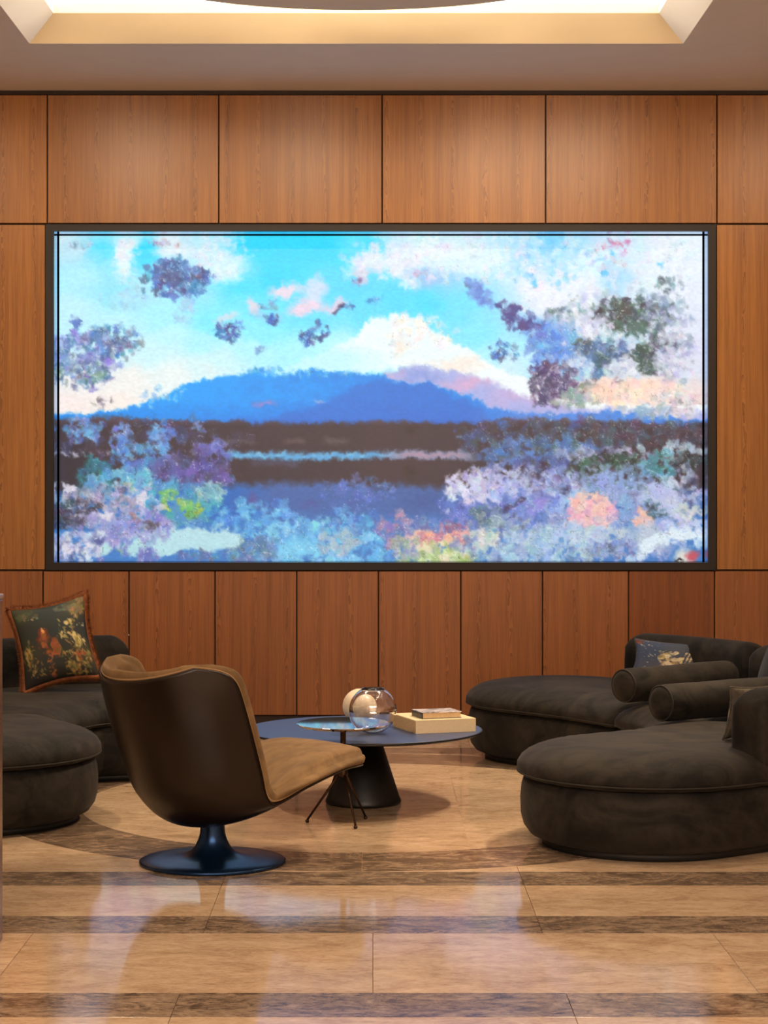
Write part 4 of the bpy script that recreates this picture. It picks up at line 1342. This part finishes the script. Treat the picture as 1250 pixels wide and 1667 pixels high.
# ---------------------------------------------------------------- swivel shell chair
CH = px(346, 1404, 4320.0 / 599.0)
chair = thing('swivel_chair', (CH.x, CH.y, 0), 'camel suede swivel armchair with dark shell on a round trumpet base', 'armchair', None, math.radians(-50))
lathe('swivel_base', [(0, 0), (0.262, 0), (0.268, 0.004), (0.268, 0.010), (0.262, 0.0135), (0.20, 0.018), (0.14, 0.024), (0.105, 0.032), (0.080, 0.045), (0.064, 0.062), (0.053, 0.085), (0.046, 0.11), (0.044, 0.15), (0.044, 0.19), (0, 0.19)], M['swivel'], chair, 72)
Cc = [(.605, .318), (.46, .332), (.25, .275), (.04, .170), (-.14, .150), (-.27, .25), (-.335, .40), (-.385, .55), (-.425, .688)]
Ee = [(.56, .326), (.42, .325), (.23, .282), (.09, .240), (.03, .268), (-.012, .38), (-.068, .53), (-.125, .680), (-.155, .795)]
Ww = [.20, .25, .275, .290, .300, .315, .330, .338, .325]
NU, NV = 49, 97
uu = np.linspace(-1, 1, NU)
tt = np.linspace(0, 8, NV)
Cv, Ev, Wv = crom(Cc, tt), crom(Ee, tt), crom(Ww, tt)[:, 0]
U, _ = np.meshgrid(uu, tt)
# round the four corners of the sheet
U = U * (1 - .30 * np.clip((tt - 6.6) / 1.4, 0, 1) ** 3 - .14 * np.clip(1 - tt / .5, 0, 1) ** 2)[:, None]
PH = crom([.8, .85, 1.0, 1.25, 1.45, 1.5, 1.5, 1.5, 1.5], tt)
gq = (1 - np.cos(U * PH)) / (1 - np.cos(PH))
SX = Wv[:, None] * np.sin(U * PH) / np.sin(PH)
SY = Cv[:, 0:1] * (1 - gq) + Ev[:, 0:1] * gq
SZ = Cv[:, 1:2] * (1 - gq) + Ev[:, 1:2] * gq
# the ears: top edge rises a little towards both sides, with a dip in the middle
S = np.stack([SX, SY, SZ], -1)
du, dv = np.gradient(S, axis=1), np.gradient(S, axis=0)
NN = np.cross(du, dv)
NN /= np.linalg.norm(NN, axis=-1)[..., None]
if NN[20, NU // 2, 2] < 0:
    NN = -NN                       # now pointing to the sitter


def grid_solid(name, A, B, mat, parent, mids=()):
    """closed mesh between two grids with the same layout, plus optional rim rings given as functions of boundary index"""
    nv, nu = A.shape[:2]
    bm = bmesh.new()
    va = [[bm.verts.new(A[j, i]) for i in range(nu)] for j in range(nv)]
    vb = [[bm.verts.new(B[j, i]) for i in range(nu)] for j in range(nv)]
    for j in range(nv - 1):
        for i in range(nu - 1):
            bm.faces.new((va[j][i], va[j][i + 1], va[j + 1][i + 1], va[j + 1][i]))
            bm.faces.new((vb[j][i], vb[j + 1][i], vb[j + 1][i + 1], vb[j][i + 1]))
    loop = [(0, i) for i in range(nu)] + [(j, nu - 1) for j in range(1, nv)] + [(nv - 1, i) for i in range(nu - 2, -1, -1)] + [(j, 0) for j in range(nv - 2, 0, -1)]
    rows = [[va[j][i] for j, i in loop]]
    for fn in mids:
        rows.append([bm.verts.new(fn(j, i)) for j, i in loop])
    rows.append([vb[j][i] for j, i in loop])
    m = len(loop)
    for r0, r1 in zip(rows, rows[1:]):
        for k in range(m):
            bm.faces.new((r0[k], r0[(k + 1) % m], r1[(k + 1) % m], r1[k]))
    return from_bm(name, bm, mat, parent, True), loop


sh, loop = grid_solid('shell', S, S + NN * 0.012, M['shell'], chair)
tag(sh, 'dark bronze outer shell')
# padding: thick roll at the rim, soft lengthwise channels
jj, ii = np.meshgrid(np.arange(NV), np.arange(NU), indexing='ij')
eu = np.minimum(ii, NU - 1 - ii) / (NU - 1) * 2
ev = np.minimum(jj, NV - 1 - jj) / (NV - 1) * 4.5
ed = np.clip(np.minimum(eu, ev) / 0.16, 0, 1)
T = 0.012 + 0.030 + 0.022 * np.sqrt(1 - (1 - ed) ** 2)
seatw = np.clip(1 - np.abs(tt - 1.4) / 2.2, 0, 1)[:, None]
T = T + seatw * 0.012 * ed
chan = np.abs(np.sin(U * math.pi * 3.5))
T = T - 0.008 * (1 - chan) ** 6 * ed
cen = np.array([0, 0.05, 0.42])


def outw(j, i):
    """direction out of the sheet at a rim point"""
    a = S[min(j + 1, NV - 1) if j < NV - 1 else j, i] * 0
    if i in (0, NU - 1) and 0 < j < NV - 1:
        d = S[j, i] - S[j, 1 if i == 0 else NU - 2]
    elif j in (0, NV - 1):
        d = S[j, i] - S[1 if j == 0 else NV - 2, i]
    else:
        d = S[j, i] - S[j, i]
    return d / (np.linalg.norm(d) + 1e-9)


def rim(f, b):
    return lambda j, i: S[j, i] + NN[j, i] * (0.0125 + f * (T[j, i] - 0.0125)) + outw(j, i) * b


pad, _ = grid_solid('padding', S + NN * 0.0125, S + NN * T[..., None], M['suede'], chair, [rim(.08, .018), rim(.25, .032), rim(.5, .038), rim(.75, .030), rim(.93, .014)])
tag(pad, 'camel suede padding with stitched channels')
tube('piping', [S[j, i] + NN[j, i] * 0.014 + outw(j, i) * 0.005 for j, i in loop], 0.0038, M['piping'], chair, 6, True)

# ---------------------------------------------------------------- coffee table
TX, TY, TZ = -0.042, 8.60, 0.325
tb = thing('coffee_table', (TX, TY, 0), 'round dark coffee table on a black cone base, blue screen reflection coloured into its top', 'table')
lathe('cone_base', [(0, 0), (0.158, 0), (0.165, 0.006), (0.165, 0.016), (0.158, 0.030), (0.068, 0.312), (0, 0.312)], M['cone'], tb, 64)
lathe('table_top', [(0, TZ - 0.0145), (0.505, TZ - 0.0145), (0.520, TZ - 0.008), (0.520, TZ - 0.002), (0.518, TZ - 0.0008), (0, TZ - 0.0008)], M['table_edge'], tb, 96, False)
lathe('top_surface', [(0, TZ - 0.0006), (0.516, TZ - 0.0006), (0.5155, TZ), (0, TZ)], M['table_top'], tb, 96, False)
# glass globe vase, open at the top
gl = thing('glass_globe_vase', (0.0, 8.42, TZ), 'clear glass globe vase on the coffee table', 'vase')
R1, R2 = 0.102, 0.097
po, pi_ = [], []
for k in range(33):
    a = -math.pi / 2 + (math.pi / 2 + 1.08) * k / 32
    po.append((max(R1 * math.cos(a), 0), R1 + R1 * math.sin(a)))
    pi_.append((max(R2 * math.cos(a), 0), R1 + R2 * math.sin(a)))
po[0], pi_[0] = (0, po[0][1]), (0, pi_[0][1])
neck = [(po[-1][0] + .0015, po[-1][1] + .004), (pi_[-1][0] + .001, pi_[-1][1] + .004)]
lathe('globe', po + neck + pi_[::-1], M['glass'], gl, 64)
# cream ball behind it
bl = thing('cream_ball_vase', (-0.058, 8.80, TZ), 'matte cream round ball vase behind the glass globe', 'vase')
RB2 = 0.078
lathe('ball_body', [(0, 0), (0.02, 0.0)] + [(RB2 * math.cos(a), RB2 + RB2 * math.sin(a)) for a in np.linspace(-1.25, 1.25, 25)] + [(0.02, 2 * RB2 - .002), (0.016, 2 * RB2 - .002), (0.014, 2 * RB2 - .03), (0, 2 * RB2 - .03)], M['ball'], bl, 48)

# books: a thick cream slipcased book and a small black one on top
c0, c1, c3 = Vector((0.184, 8.41, 0)), Vector((0.445, 8.50, 0)), Vector((0.098, 8.71, 0))
ang = math.atan2(c1.y - c0.y, c1.x - c0.x)
bw, bd, bh = (c1 - c0).length, 0.29, 0.058
bk = thing('cream_book', (c0.x, c0.y, TZ), 'thick cream cloth-bound book lying on the coffee table', 'book', None, ang)
box('page_block', 0.004, bw - 0.003, 0.004, bd - 0.004, 0.0045, bh - 0.0045, M['pages'], bk)
box('cover', 0.0, bw, 0.0, bd, 0.0, 0.005, M['book_cloth'], bk, 0.001, 1)
box('cover', 0.0, bw, 0.0, bd, bh - 0.005, bh, M['book_cloth'], bk, 0.001, 1)
box('front_board', 0.0, bw, 0.0, 0.004, 0.004, bh - 0.004, M['book_cloth'], bk, 0.001, 1)
tag(box('spine', -0.001, 0.004, 0.002, bd - 0.002, 0.003, bh - 0.003, M['book_spine'], bk, 0.001, 1), 'tan textured spine')
tag(box('ribbon_bookmark', 0.0, 0.004, -0.012, 0.0, 0.0, 0.0015, M['ribbon'], bk), 'pale blue ribbon end')
nb = thing('black_book', (0.212, 8.46, TZ + bh), 'small black hardback with pale cover picture atop the cream book', 'book', None, ang - 0.03)
w2, d2, h2 = 0.18, 0.14, 0.028
box('page_block', 0.004, w2 - 0.003, 0.003, d2 - 0.003, 0.0025, h2 - 0.0025, M['pages'], nb)
box('cover', 0, w2, 0, d2, 0, 0.0028, M['black_cover'], nb, 0.0006, 1)
tp = box('cover', 0, w2, 0, d2, h2 - 0.0028, h2, M['cover_print'], nb, 0.0006, 1)
tag(tp, 'black cover with a pale streaked picture')
box('spine', -0.001, 0.0035, 0, d2, 0.001, h2 - 0.001, M['black_cover'], nb, 0.001, 1)

# ---------------------------------------------------------------- small mirror-topped side table
SXT, SYT, SZT = -0.122, 8.045, 0.416
st = thing('side_table', (SXT, SYT, 0), 'small round mirror-topped side table with three thin legs', 'side table')
tag(lathe('mirror_top', [(0, SZT - 0.016), (0.15, SZT - 0.016), (0.178, SZT - 0.012), (0.189, SZT - 0.005), (0.190, SZT - 0.001), (0.188, SZT), (0, SZT)], M['mirror'], st, 72, False), 'mirror-polished round top').rotation_euler = (math.radians(0.97), 0, 0)
tube('post', [(0, 0, 0.20), (0, 0, SZT - 0.014)], 0.012, M['bronze'], st, 16)
lathe('hub', [(0, 0.195), (0.018, 0.195), (0.020, 0.205), (0.018, 0.225), (0.012, 0.235), (0, 0.235)], M['bronze'], st, 20)
for fx, fy in ((-0.270, 8.085), (-0.070, 7.935), (-0.031, 8.17)):
    dx, dy = fx - SXT, fy - SYT
    lg = tube('leg', [(dx * .08, dy * .08, 0.212), (dx, dy, 0.012)], [0.0062, 0.0048], M['bronze'], st, 10)
    ft = lathe('foot', [(0, 0), (0.006, 0.001), (0.0085, 0.006), (0.007, 0.012), (0, 0.014)], M['bronze'], lg, 12)
    ft.location = (dx, dy, 0)
